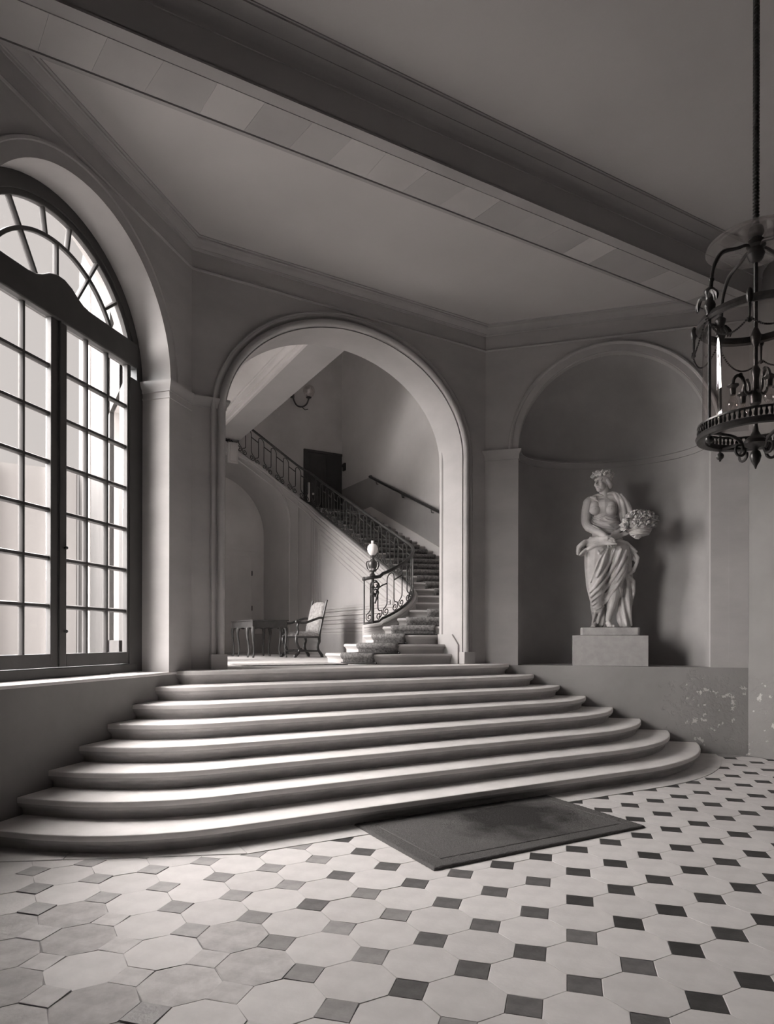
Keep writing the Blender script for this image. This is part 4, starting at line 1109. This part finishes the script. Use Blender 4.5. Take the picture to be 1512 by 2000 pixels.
# ------------------------------------------------------------------ hanging hall lantern
LX, LY = 3.947, 2.383; ZR0, ZR1, LR = 2.915, 3.589, 0.312
lan = thing('hanging_lantern', 'large round brass and glass lantern hanging from the ceiling on a long stem', 'lantern', (LX, LY, 2.69))
cdir = math.atan2(-LY, -LX)                                    # towards the camera
def lp(ang, r, z): a = cdir-math.radians(ang); return (LX+r*cos(a), LY+r*sin(a), z)   # ang: negative = left in the picture
O = (LX, LY, 0)
m = MB(); m.lathe([(LR-.035, ZR0-.035), (LR-.01, ZR0-.042), (LR+.01, ZR0-.038), (LR+.018, ZR0-.02), (LR+.012, ZR0-.006), (LR+.002, ZR0), (LR-.022, ZR0), (LR-.03, ZR0-.015), (LR-.035, ZR0-.035)], O, 64, caps=False); ringb = m.build('bottom_ring', M['brass'], lan)
m = MB(); m.lathe([(LR-.008, ZR0+.045), (LR+.008, ZR0+.045), (LR+.008, ZR0+.055), (LR-.008, ZR0+.055), (LR-.008, ZR0+.045)], O, 64, caps=False); m.build('gallery_rim', M['brass'], ringb)
bm0 = MB(); bm0.lathe([(.003, 0), (.008, .008), (.010, .022), (.005, .036), (.008, .046)], (0, 0, 0), 6); gme = bm0.mesh('gallery_baluster', M['brass'])
for i in range(72):
    o = bpy.data.objects.new('gallery_baluster', gme); COL.objects.link(o); o.parent = ringb
    x, y, z = lp(5*i, LR, ZR0); o.location = world_of(ringb).inverted() @ Vector((x, y, z))
m = MB(); m.lathe([(LR-.02, ZR1-.02), (LR+.005, ZR1-.026), (LR+.016, ZR1-.01), (LR+.010, ZR1+.012), (LR+.002, ZR1+.022), (LR-.018, ZR1+.02), (LR-.02, ZR1-.02)], O, 64, caps=False); m.build('top_ring', M['brass'], lan)
m = MB(); m.lathe([(LR-.022, ZR0+.0), (LR-.022, ZR1-.005)], O, 64, caps=False); m.build('glass_cylinder', M['lampglass'], lan)
ANG = (50, 140, -40, -130)
for a in ANG:
    m = MB(); m.tube([lp(a, LR, ZR0-.03), lp(a, LR, ZR1)], .009, 8); m.build('post', M['brass'], lan)
    m = MB(); m.stube([lp(a, LR, ZR1), lp(a, LR, ZR1+.05), lp(a, LR, ZR1+.09), lp(a, LR+.0, ZR1+.14), lp(a, LR, ZR1+.165)], [.020, .034, .022, .034, .012], 10)
    for sg in (-1, 1):
        for rr in (.055, .035): m.stube([lp(a+sg*2, LR+.01, ZR1+.10), lp(a+sg*8, LR+.025, ZR1+.115), lp(a+sg*(8+rr*120), LR+.03, ZR1+.085), lp(a+sg*(8+rr*120), LR+.03, ZR1+.05)], [.010, .014, .012, .004], 6)
    m.build('palmette', M['brass'], lan)
    m = MB(); m.stube([lp(a, LR-.005, ZR1+.15), lp(a, LR-.02, ZR1+.26), lp(a, LR-.045, ZR1+.33), lp(a, LR-.09, ZR1+.385), lp(a, .13, ZR1+.415), lp(a, .07, ZR1+.44), lp(a, .03, ZR1+.43)], [.013, .010, .012, .013, .011, .010, .012], 8); m.ball(lp(a, LR-.012, ZR1+.21), .017, 8, 6); m.build('suspension_arm', M['brass'], lan)
    m = MB(); m.ball(lp(a, LR, ZR0-.07), .024, 10, 8); m.tube([lp(a, LR, ZR0-.06), lp(a, LR, ZR0-.03)], .007, 6); m.ball(lp(a, LR, ZR0-.098), .007, 6, 5); m.build('drop', M['brass'], lan)
    pts = [lp(a, LR-.02, ZR0-.03), lp(a, .22, ZR0-.035), lp(a, .15, ZR0-.045), lp(a, .10, ZR0-.075), lp(a, .085, ZR0-.115)] + [lp(a, .105+.032*cos(t), ZR0-.125+.032*sin(t)) for t in [PI*.9+2*PI*1.1*i/14 for i in range(15)]]
    m = MB(); m.stube(pts, [.010]*5+[.010-.0004*i for i in range(15)], 8); m.build('bottom_scroll', M['brass'], lan)
AT = (95, 5, -85, -175)
for a in AT:
    m = MB(); m.tube([lp(a, LR+.012, ZR1+.02), lp(a, LR+.03, ZR1-.0)], .008, 6); m.ball(lp(a, LR+.03, ZR1-.0), (.02, .02, .045), 10, 8); m.tube([lp(a, LR+.03, ZR1-.04), lp(a, LR+.03, ZR1-.13)], [.009, .005], 6); m.ball(lp(a, LR+.03, ZR1-.14), .012, 6, 5); m.build('rosette_hook', M['brass'], lan)
hooks = sorted([(a, LR+.012) for a in ANG]+[(a, LR+.03) for a in AT])
for i in range(8):
    (a0, r0), (a1, r1) = hooks[i], hooks[(i+1) % 8]
    if a1 < a0: a1 += 360
    mb = MB(); N_ = 30
    for j in range(N_+1):
        t = j/N_; z0 = ZR1-.01 if a0 in ANG else ZR1-.12; z1 = ZR1-.01 if (a1 in ANG or a1-360 in ANG) else ZR1-.12
        z = z0+(z1-z0)*t-.11*4*t*(1-t); mb.ball(lp(a0+(a1-a0)*t, r0+(r1-r0)*t+.008, z), .0062, 6, 4)
    mb.build('bead_swag', M['brass'], lan)
m = MB(); m.lathe([(.004, -.0), (.010, .02), (.024, .045), (.032, .075), (.026, .10), (.012, .115), (.02, .125), (.05, .135), (.068, .15), (.065, .17), (.045, .19), (.03, .20), (.018, .225), (.013, .26)], (LX, LY, 2.685), 20); m.build('finial', M['brass'], lan)
m = MB(); m.tube([(LX, LY, 2.92), (LX, LY, 3.97)], .012, 10); m.lathe([(.012, 0), (.03, .02), (.034, .06), (.022, .10), (.018, .17), (.026, .22), (.012, .25)], (LX, LY, 3.06), 14); m.lathe([(.012, 0), (.024, .03), (.03, .07), (.012, .12)], (LX, LY, 3.42), 12); m.build('stem', M['brass'], lan)
m = MB(); m.lathe([(.012, 0), (.035, .015), (.05, .05), (.042, .085), (.055, .10), (.05, .13), (.03, .15), (.045, .18), (.04, .21), (.02, .23)], (LX, LY, 3.93), 18); m.build('crown', M['brass'], lan)
m = MB(); m.lathe([(.04, 4.088), (.12, 4.085), (.20, 4.078), (.255, 4.065), (.272, 4.052), (.275, 4.040), (.268, 4.040), (.25, 4.055), (.2, 4.066), (.12, 4.073), (.04, 4.076)], O, 56, caps=False); m.build('smoke_bell', M['smokeglass'], lan)
m = MB(); m.tube([(LX, LY, 4.12), (LX, LY, ZN+.01)], .013, 10)
m.build('rod', M['iron'], lan)
m = MB()
z = 4.15
while z < ZN-.05: m.lathe([(.012, -.009), (.019, -.004), (.019, .004), (.012, .009)], (LX, LY, z), 10); z += .021
tag(m.build('cord_sleeve', M['iron'], lan), kind='stuff')
m = MB(); m.lathe([(.02, -.10), (.05, -.07), (.075, -.02), (.09, 0)], (LX, LY, ZN), 20); m.build('ceiling_rose', M['brass'], lan)
for a in (60, 150, -30, -120):
    pts = [lp(a, .02, 3.155), lp(a, .045, 3.140), lp(a, .065, 3.160), lp(a, .068, 3.200), lp(a, .085, 3.240), lp(a, .112, 3.248), lp(a, .133, 3.225), lp(a, .138, 3.190)]
    m = MB(); m.stube(pts, [.010, .009, .009, .009, .011, .010, .010, .012], 8); m.ball(lp(a, .092, 3.255), .012, 6, 5); br = m.build('candle_arm', M['brass'], lan)
    x, y, _ = lp(a, .138, 0)
    m = MB(); m.lathe([(.006, .018), (.034, .012), (.034, .005), (.018, -.01), (.016, -.045), (.014, -.05)], (x, y, 3.180), 12); m.build('socket', M['brass'], br)
    m = MB(); m.lathe([(.013, .0), (.015, -.018), (.026, -.042), (.030, -.06), (.027, -.078), (.014, -.094), (.001, -.098)], (x, y, 3.133), 14, caps=False); m.build('bulb', M['bulbglass'], br)
# ------------------------------------------------------------------ pedestal and statue in the niche
SC_ = FC @ V(SN, 0.42, 0)                                       # centre of the statue's base
FS = frame((SC_.x, SC_.y, 0), (S2, -S2, 0), (S2, S2, 0))        # x to the right in the picture, y into the niche
ped = thing('pedestal', 'plain rectangular pale stone block set on the niche ledge', 'pedestal', (SC_.x, SC_.y, LEDGE))
m = MB(FS); m.box((-.545, -.40, LEDGE), (.535, .34, 1.712)); bevel(m.build('block', M['block'], ped), .006)
ZF = 1.834
stat = thing('statue', 'carved stone statue of a draped woman holding a flower basket in the niche', 'statue', (SC_.x, SC_.y, 1.712))
def rough_box(mb, a, b, n, amp):
    (x0, y0, z0), (x1, y1, z1) = a, b
    mb.box(a, b)
m = MB(FS)
ppoly = [(-.425, -.31), (-.405, -.335), (.40, -.335), (.425, -.31), (.425, .26), (.40, .28), (-.40, .28), (-.425, .26)]
m.prism(ppoly, 1.713, ZF, 'z'); bevel(m.build('plinth', M['plinth'], stat), .012, 3)

def zx(a): return (a-491)*.001762
def zz(b): return ZF+(1573-b)*.001762
SPH = []                                                        # spheres of the base figure, for laying folds on
class Clay:
    """balls and tapered limbs that are fused into one skin by a voxel remesh"""
    def __init__(s): s.mb = MB(FS)
    def ball(s, c, r, reg=True, nu=16, nv=11):
        s.mb.ball(c, r, nu, nv)
        if reg:
            rx, ry, rz = r if isinstance(r, tuple) else (r, r, r)
            SPH.append((Vector(c), rx, ry, rz))
        return s
    def limb(s, pts, rs, reg=True, n=14, ry=1.0):
        pts = [Vector(p) for p in pts]
        # smooth the chain
        P, R = [], []
        m_ = len(pts)
        for i in range(m_-1):
            p0, p1, p2, p3 = pts[max(0, i-1)], pts[i], pts[i+1], pts[min(m_-1, i+2)]
            for j in range(6):
                t = j/6
                P.append(0.5*((2*p1)+(p2-p0)*t+(2*p0-5*p1+4*p2-p3)*t*t+(3*p1-p0-3*p2+p3)*t**3)); R.append(rs[i]+(rs[i+1]-rs[i])*t)
        P.append(pts[-1]); R.append(rs[-1])
        s.mb.tube(P, R, n, flat=ry)
        s.mb.ball(P[0], R[0], n, 8); s.mb.ball(P[-1], R[-1], n, 8)
        if reg:
            for p, r in zip(P, R): SPH.append((p, r, r, r))
        return s
    def done(s, name, mt, voxel, smooth_it=4, parent=None):
        o = s.mb.build(name, mt, parent or stat, 180)
        r = o.modifiers.new('fuse', 'REMESH'); r.mode = 'VOXEL'; r.voxel_size = voxel; r.use_smooth_shade = True
        sm = o.modifiers.new('soften', 'SMOOTH'); sm.factor = 0.5; sm.iterations = smooth_it
        return o
def front(x, z, default=0.0):
    y = None
    for c, rx, ry, rz in SPH:
        q = 1-((x-c.x)/rx)**2-((z-c.z)/rz)**2
        if q > 0:
            v = c.y-ry*q**.5
            if y is None or v < y: y = v
    return default if y is None else y

# body: head, neck, chest, arms, legs in one skin
body = Clay()
HC = V(zx(432), -.02, zz(283))
fd = V(-.66, -.75, -.02).normalized(); sd = V(.75, -.66, 0).normalized()   # the way the face looks, and its left
body.ball(HC+V(.02, .02, .035), (.108, .118, .125))
body.ball(HC+fd*.035+V(0, 0, -.045), (.082, .082, .105))
body.ball(HC+fd*.070+V(0, 0, -.118), (.042, .042, .034))                    # chin
body.limb([HC+fd*.108+V(0, 0, .035), HC+fd*.136+V(0, 0, -.008), HC+fd*.152+V(0, 0, -.032)], [.011, .014, .019])   # nose
for sg in (-1, 1):
    body.limb([HC+fd*.110+sd*(.010*sg)+V(0, 0, .040), HC+fd*.108+sd*(.035*sg)+V(0, 0, .046), HC+fd*.088+sd*(.066*sg)+V(0, 0, .036)], [.013, .014, .012])   # brow
    body.ball(HC+fd*.088+sd*(.036*sg)+V(0, 0, .012), (.018, .018, .012))                                       # eye
    body.ball(HC+fd*.082+sd*(.048*sg)+V(0, 0, -.036), (.032, .032, .030))                                         # cheek
    body.ball(HC-fd*.01+sd*(.098*sg)+V(0, 0, -.012), (.018, .018, .036))                                       # ear
body.limb([HC+fd*.108+sd*.026+V(0, 0, -.068), HC+fd*.126+V(0, 0, -.064), HC+fd*.108-sd*.026+V(0, 0, -.068)], [.008, .012, .008])
body.limb([HC+fd*.104+sd*.020+V(0, 0, -.088), HC+fd*.120+V(0, 0, -.087), HC+fd*.104-sd*.020+V(0, 0, -.088)], [.008, .013, .008])
body.limb([HC+V(.03, .03, -.09), V(zx(455), .02, zz(395)), V(zx(458), .03, zz(440))], [.078, .074, .095])
body.limb([V(zx(330), .03, zz(440)), V(zx(400), .03, zz(425)), V(zx(470), .03, zz(420)), V(zx(545), .03, zz(425)), V(zx(600), .04, zz(445))], [.082, .075, .08, .08, .085])
body.ball((zx(452), .03, zz(510)), (.205, .135, .19))
body.ball((zx(455), .03, zz(610)), (.185, .125, .18))
body.ball((zx(462), .02, zz(720)), (.205, .14, .18))
for a, b in ((372, 528), (505, 532)):
    body.ball((zx(a), -.062, zz(b)), (.082, .070, .078)); body.ball((zx(a), -.045, zz(b)+.05), (.075, .065, .09)); body.ball((zx(a)-.004, -.130, zz(b)+.002), (.011, .010, .011))
# her right arm, across the waist
body.limb([V(zx(318), .02, zz(455)), V(zx(300), .02, zz(540)), V(zx(296), .0, zz(625)), V(zx(318), -.055, zz(680))], [.086, .080, .072, .066])
body.limb([V(zx(318), -.055, zz(680)), V(zx(370), -.14, zz(718)), V(zx(430), -.20, zz(757)), V(zx(462), -.215, zz(782))], [.068, .066, .052, .042])
body.limb([V(zx(462), -.215, zz(782)), V(zx(485), -.225, zz(806)), V(zx(500), -.228, zz(822))], [.042, .046, .040], n=12)
for i, (a, b, l) in enumerate(((520, 812, 0), (512, 826, 0), (500, 838, 0), (486, 842, 0))):       # fingers
    p = V(zx(a-16), -.236+.004*i, zz(b-6))
    body.limb([p, p+V(.034-.008*i, -.012, -.030), p+V(.055-.014*i, .0, -.062), p+V(.058-.016*i, .02, -.084+.006*i)], [.0155, .0145, .013, .010], n=10)
p = V(zx(490), -.25, zz(800)); body.limb([p, p+V(.038, -.012, -.004), p+V(.068, -.004, -.022)], [.0155, .014, .011], n=10)  # thumb
# her left arm, bent to carry the basket
body.limb([V(zx(603), .04, zz(455)), V(zx(640), .06, zz(540)), V(zx(668), .07, zz(640)), V(zx(672), .05, zz(700))], [.088, .082, .074, .066])
body.limb([V(zx(672), .05, zz(700)), V(zx(690), -.06, zz(745)), V(zx(712), -.15, zz(782))], [.064, .055, .042])
body.limb([V(zx(712), -.15, zz(782)), V(zx(722), -.20, zz(792))], [.042, .036])
for i in range(4): body.limb([V(zx(712)+.022*i-.03, -.20, zz(793)), V(zx(712)+.022*i-.028, -.255, zz(788)), V(zx(712)+.022*i-.025, -.285, zz(770))], [.015, .014, .010], n=8)
body.limb([V(zx(740), -.17, zz(790)), V(zx(765), -.20, zz(776)), V(zx(772), -.225, zz(760))], [.016, .014, .011], n=8)
# standing leg, bare below the knee
body.limb([V(zx(560), .02, zz(980)), V(zx(548), -.02, zz(1120)), V(zx(540), -.045, zz(1225)), V(zx(528), -.02, zz(1320)), V(zx(505), .01, zz(1420)), V(zx(490), .02, zz(1500))], [.17, .135, .092, .086, .058, .044])
body.limb([V(zx(488), .035, zz(1535)), V(zx(492), -.03, zz(1538)), V(zx(499), -.12, zz(1553))], [.042, .044, .034], n=12)
for i, (dx, l) in enumerate(((-.038, .055), (-.018, .07), (.0, .075), (.018, .07), (.040, .078))):
    p = V(zx(500)+dx, -.125, zz(1560)); body.limb([p, p+V(dx*.15, -l*.6, .002), p+V(dx*.2, -l, -.006)], [.017, .014, .012] if i < 4 else [.021, .019, .016], n=8)
# other foot, set back
body.limb([V(zx(385), .06, zz(1300)), V(zx(378), .08, zz(1420)), V(zx(380), .09, zz(1505))], [.085, .06, .044])
body.limb([V(zx(382), .10, zz(1540)), V(zx(372), .02, zz(1545)), V(zx(358), -.06, zz(1557))], [.040, .040, .028], n=12)
for i in range(4):
    p = V(zx(345)+.017*i, -.065, zz(1562)); body.limb([p, p+V(-.01, -.045, -.003)], [.014, .011], n=8)
body.done('body', M['statue'], 0.0062, 3)

# cloth: skirt masses, then folds laid over them
cloth = Clay()
cloth.ball((zx(470), .03, zz(790)), (.245, .155, .15))
cloth.ball((zx(470), .04, zz(900)), (.315, .185, .24))
cloth.limb([V(zx(400), .0, zz(880)), V(zx(385), -.045, zz(1020)), V(zx(380), -.085, zz(1160)), V(zx(385), -.04, zz(1290)), V(zx(400), .02, zz(1400))], [.205, .185, .150, .115, .085])
cloth.limb([V(zx(560), .03, zz(900)), V(zx(565), .02, zz(1020)), V(zx(550), -.01, zz(1130)), V(zx(530), -.0, zz(1200))], [.19, .165, .135, .10])
cloth.ball((zx(470), .05, zz(1100)), (.22, .14, .30))
cloth.limb([V(zx(630), .09, zz(980)), V(zx(640), .10, zz(1150)), V(zx(632), .10, zz(1350)), V(zx(628), .08, zz(1540))], [.10, .10, .105, .10])   # train behind the leg
cloth.limb([V(zx(420), .12, zz(1300)), V(zx(415), .13, zz(1450)), V(zx(405), .12, zz(1545))], [.10, .09, .085])
cloth.ball((zx(470), .02, zz(660)), (.205, .145, .13))
def fold(pts, r, lift=.35, dy=0.0, taper=True):
    P = [(zx(a), zz(b)) for a, b in pts]
    n = len(P); Q = []
    for i in range(n-1):
        for j in range(4):
            t = j/4; Q.append((P[i][0]+(P[i+1][0]-P[i][0])*t, P[i][1]+(P[i+1][1]-P[i][1])*t))
    Q.append(P[-1])
    ys = [front(x, z, None) for x, z in Q]
    known = [y for y in ys if y is not None]; d0 = sum(known)/len(known) if known else 0
    last = None
    for i in range(len(ys)):
        if ys[i] is None: ys[i] = last if last is not None else d0
        last = ys[i]
    for _ in range(2): ys = [(ys[max(0, i-1)]+ys[i]+ys[min(len(ys)-1, i+1)])/3 for i in range(len(ys))]
    k = len(Q)
    R = [r*(0.55+0.45*min(1, 4*(i+.5)/k, 4*(k-i-.5)/k)) if taper else r for i in range(k)]
    C_ = [V(x, y+dy-R[i]*lift, z) for i, ((x, z), y) in enumerate(zip(Q, ys))]
    cloth.mb.tube(C_, R, 10); cloth.mb.ball(C_[0], R[0], 10, 6); cloth.mb.ball(C_[-1], R[-1], 10, 6)
SPH_KEEP = list(SPH)
for pts, r in (
    ([(632, 900), (600, 1000), (530, 1130), (440, 1250), (345, 1335)], .026), ([(642, 960), (608, 1060), (548, 1172), (455, 1292), (350, 1372)], .026),
    ([(645, 1030), (606, 1112), (546, 1222), (462, 1325), (368, 1398)], .024), ([(590, 890), (545, 1000), (470, 1130), (395, 1235), (335, 1300)], .028),
    ([(535, 885), (490, 1000), (435, 1110), (370, 1215), (325, 1262)], .026), ([(480, 880), (446, 960), (420, 1050), (385, 1130)], .022), ([(455, 900), (400, 985), (330, 1180)], .010),
    ([(610, 1100), (570, 1180), (480, 1330), (380, 1415)], .020), ([(395, 900), (402, 925), (440, 890)], .016),
    ([(300, 930), (292, 1050), (305, 1200), (325, 1300)], .016),
    ([(338, 1300), (345, 1350), (350, 1420)], .024), ([(350, 1390), (400, 1400), (450, 1375), (485, 1330)], .018),
    ([(660, 860), (682, 940), (724, 1000), (695, 1075), (640, 1105)], .026), ([(690, 900), (735, 960), (715, 1040)], .022), ([(655, 900), (672, 1000), (668, 1090)], .020), ([(650, 1100), (700, 1160), (702, 1250), (690, 1330)], .022),
    ([(600, 1120), (598, 1250), (612, 1400), (640, 1552)], .026), ([(640, 1120), (648, 1250), (660, 1400), (682, 1550)], .026), ([(575, 1190), (588, 1300), (578, 1440), (598, 1558)], .022), ([(570, 1440), (572, 1500), (590, 1560)], .026), ([(680, 1180), (690, 1300), (672, 1420)], .018),
    ([(468, 1400), (455, 1460), (440, 1545)], .022), ([(430, 1405), (410, 1470), (398, 1545)], .022), ([(380, 1420), (368, 1480), (352, 1545)], .022), ([(348, 1400), (362, 1450)], .02),
    # rolled cloth at the hips
    ([(225, 915), (232, 862), (285, 815), (380, 795), (470, 800), (560, 775), (625, 735)], .042), ([(245, 930), (290, 890), (370, 850), (450, 838), (540, 850)], .032), ([(222, 890), (250, 840), (330, 800)], .034), ([(330, 775), (420, 800), (520, 770), (600, 700)], .026), ([(560, 800), (640, 830), (690, 880), (722, 905)], .026), ([(300, 850), (380, 820), (450, 818)], .018),
    ([(500, 770), (560, 720), (620, 670)], .026), ([(520, 800), (590, 760), (650, 745)], .024),
    # cloth over the waist and below the breasts
    ([(345, 585), (400, 612), (460, 590), (515, 612), (560, 585)], .016), ([(350, 610), (420, 645), (500, 655), (570, 640)], .014), ([(350, 640), (430, 690), (540, 705), (600, 660)], .018), ([(352, 670), (420, 720), (500, 740), (570, 720)], .016), ([(400, 620), (450, 650), (520, 690)], .011), ([(440, 600), (480, 630), (550, 640)], .011),
    # mantle over her left shoulder
    ([(530, 385), (568, 450), (588, 540), (600, 640)], .030), ([(556, 388), (606, 470), (622, 560), (618, 650)], .032), ([(590, 400), (640, 480), (668, 545), (680, 620)], .036), ([(545, 380), (580, 420), (602, 520)], .018), ([(480, 385), (520, 380), (555, 392)], .028),
    ([(335, 408), (362, 415), (385, 440)], .024), ([(350, 400), (400, 385), (440, 405)], .018), ([(340, 415), (380, 408), (395, 455)], .013)):
    fold(pts, r*1.06, .25)
cloth.ball((zx(258), -.02, zz(885)), (.075, .085, .085), False)
cloth.ball((zx(375), -.11, zz(425)), .022, False)
cloth.done('drapery', M['statue'], 0.0085, 3)

# hair with a wreath of leaves
hair = Clay()
hair.ball(HC-fd*.035+V(.01, .01, .062), (.116, .116, .112), False)
for i in range(9):
    a = -1.5+3.0*i/8; p = HC+fd*(.085*cos(a))+sd*(.112*sin(a))+V(.02, .02, .098+.012*cos(a))
    hair.ball(p, (.034, .034, .032), False, 10, 7)
hair.limb([HC+sd*.10+V(0, 0, .02), HC+sd*.115-fd*.04+V(0, 0, -.04), HC+sd*.09-fd*.08+V(0, 0, -.07)], [.035, .036, .034], False)
hair.ball(HC-fd*.11+sd*.05+V(0, 0, -.045), (.055, .055, .05), False)
hair.limb([HC-sd*.10+V(0, 0, .03), HC-sd*.10-fd*.05+V(0, 0, -.03)], [.03, .028], False)
hair.done('hair', M['statue'], 0.0075, 2)
rw = random.Random(4); wr = MB(FS)
for i in range(30):
    a = 2*PI*i/30; d_ = fd*cos(a)+sd*sin(a); row = i % 2
    p = HC-fd*.012+V(.005, .01, .105+.042*row)+d_*(.142-.022*row+rw.uniform(-.004, .008))
    r_ = rw.uniform(.028, .038); wr.ball(p, (r_, r_, r_*.85), 8, 6)
    for j in range(3):
        t = (V(0, 0, 1)*rw.uniform(-.2, 1)+d_*rw.uniform(.4, .9)+d_.cross(V(0, 0, 1))*rw.uniform(-1, 1)).normalized()
        wr.tube([p, p+t*.018, p+t*.034, p+t*.046], [.010, .014, .011, .003], 6)
wr.build('wreath', M['statue'], stat, 60)

# basket of flowers
BX, BZ, BY = zx(735), zz(785), -.215
m = MB(FS)
prof = [(.0, .0), (.095, .0), (.105, .006)]
for i in range(5):
    z = .012+.019*i; r = .112+.056*(z/.10)**.7; prof += [(r, z-.004), (r+.010, z+.004), (r+.010, z+.009), (r, z+.016)]
prof += [(.166, .106), (.186, .112), (.190, .124), (.178, .132), (.150, .124), (.0, .10)]
m.lathe(prof, (BX, BY, BZ), 40)
for k_, v_ in enumerate(list(m.v)):
    l = FS.inverted() @ v_; a = math.atan2(l.y-BY, l.x-BX); rr = math.hypot(l.x-BX, l.y-BY)
    if rr > .1: w_ = .004*sin(20*a+(PI if int((l.z-BZ)/.019) % 2 else 0)); m.v[k_] = FS @ V(l.x+w_*cos(a), l.y+w_*sin(a), l.z)
basket = m.build('basket', M['statue'], stat, 60)
fl = MB()
fl.ball((0, 0, .02), (.020, .020, .022), 8, 6)
for ring_, (n_, r_, tz, sz) in enumerate(((4, .020, .016, .020), (6, .034, .006, .026))):
    for i in range(n_):
        a = 2*PI*(i+.5*ring_)/n_; c = V(r_*cos(a), r_*sin(a), tz); u_ = V(-sin(a), cos(a), 0); d_ = V(cos(a)*.7, sin(a)*.7, .7)
        vs = []; 
        for p_ in range(5):
            for q_ in range(4):
                s1 = (p_/4-.5)*2; t1 = q_/3
                w1 = sz*(.6+.6*sin(PI*(.15+.7*t1)))
                vs.append(c+u_*(s1*w1*.8)+d_*(t1*sz*1.3)+V(cos(a), sin(a), 0)*(.010*(t1**2)-.006*s1*s1)+V(0, 0, -.006*s1*s1))
        fl.add(vs, [(p_*4+q_, p_*4+q_+1, (p_+1)*4+q_+1, (p_+1)*4+q_) for p_ in range(4) for q_ in range(3)])
fme = fl.mesh('flower', M['statue'], 60)
rf = random.Random(9)
spots = [(648, 690, .05), (620, 668, .03), (655, 625, .06), (690, 690, .11), (700, 640, .09), (735, 690, .12), (752, 640, .10), (720, 600, .05), (765, 600, .04), (785, 685, .10), (800, 640, .08), (825, 622, .05), (840, 640, .03), (810, 690, .06), (675, 590, .02), (690, 655, .0), (745, 655, .0), (790, 655, -.02), (660, 660, -.03), (730, 625, -.05), (620, 700, .06), (815, 600, .0), (740, 580, .0), (655, 640, .0)]
for a, b, f_ in spots:
    o = bpy.data.objects.new('flower', fme); COL.objects.link(o); o.parent = basket
    p = FS @ V(zx(a), BY-f_*1.3, zz(b)-.01)
    dirv = (V(zx(a)-BX, -f_*1.3-.06, zz(b)-BZ-.10)).normalized(); wd = FS.to_3x3() @ dirv
    q = wd.to_track_quat('Z', 'Y').to_matrix().to_4x4() @ Matrix.Rotation(rf.uniform(0, 6), 4, 'Z') @ Matrix.Scale(rf.uniform(1.2, 1.55), 4)
    o.matrix_basis = world_of(basket).inverted() @ Matrix.Translation(p) @ q
lv = MB(FS)
for i in range(34):
    a = rf.uniform(0, 2*PI); e = rf.uniform(.0, 1.1); d_ = V(cos(a)*cos(e), -abs(sin(a))*cos(e) if rf.random() < .7 else sin(a)*cos(e), sin(e))
    p = V(BX, BY, BZ+.15)+V(d_.x*.17, d_.y*.13, d_.z*.13+.02); t = (d_+V(rf.uniform(-.5, .5), rf.uniform(-.4, .4), rf.uniform(-.3, .6))).normalized(); L_ = rf.uniform(.05, .085)
    lv.tube([p, p+t*L_*.3, p+t*L_*.7, p+t*L_], [.006, .018, .013, .002], 6)
lv.ball((BX, BY, BZ+.15), (.13, .10, .085), 12, 8)
lv.build('foliage', M['statue'], basket, 60)
m = MB(FS); m.ball((zx(840), BY-.02, zz(708)), .018, 8, 6); m.ball((zx(605), BY-.02, zz(725)), .022, 8, 6); m.ball((zx(598), BY-.02, zz(700)), .02, 8, 6); m.build('hanging_buds', M['statue'], basket)
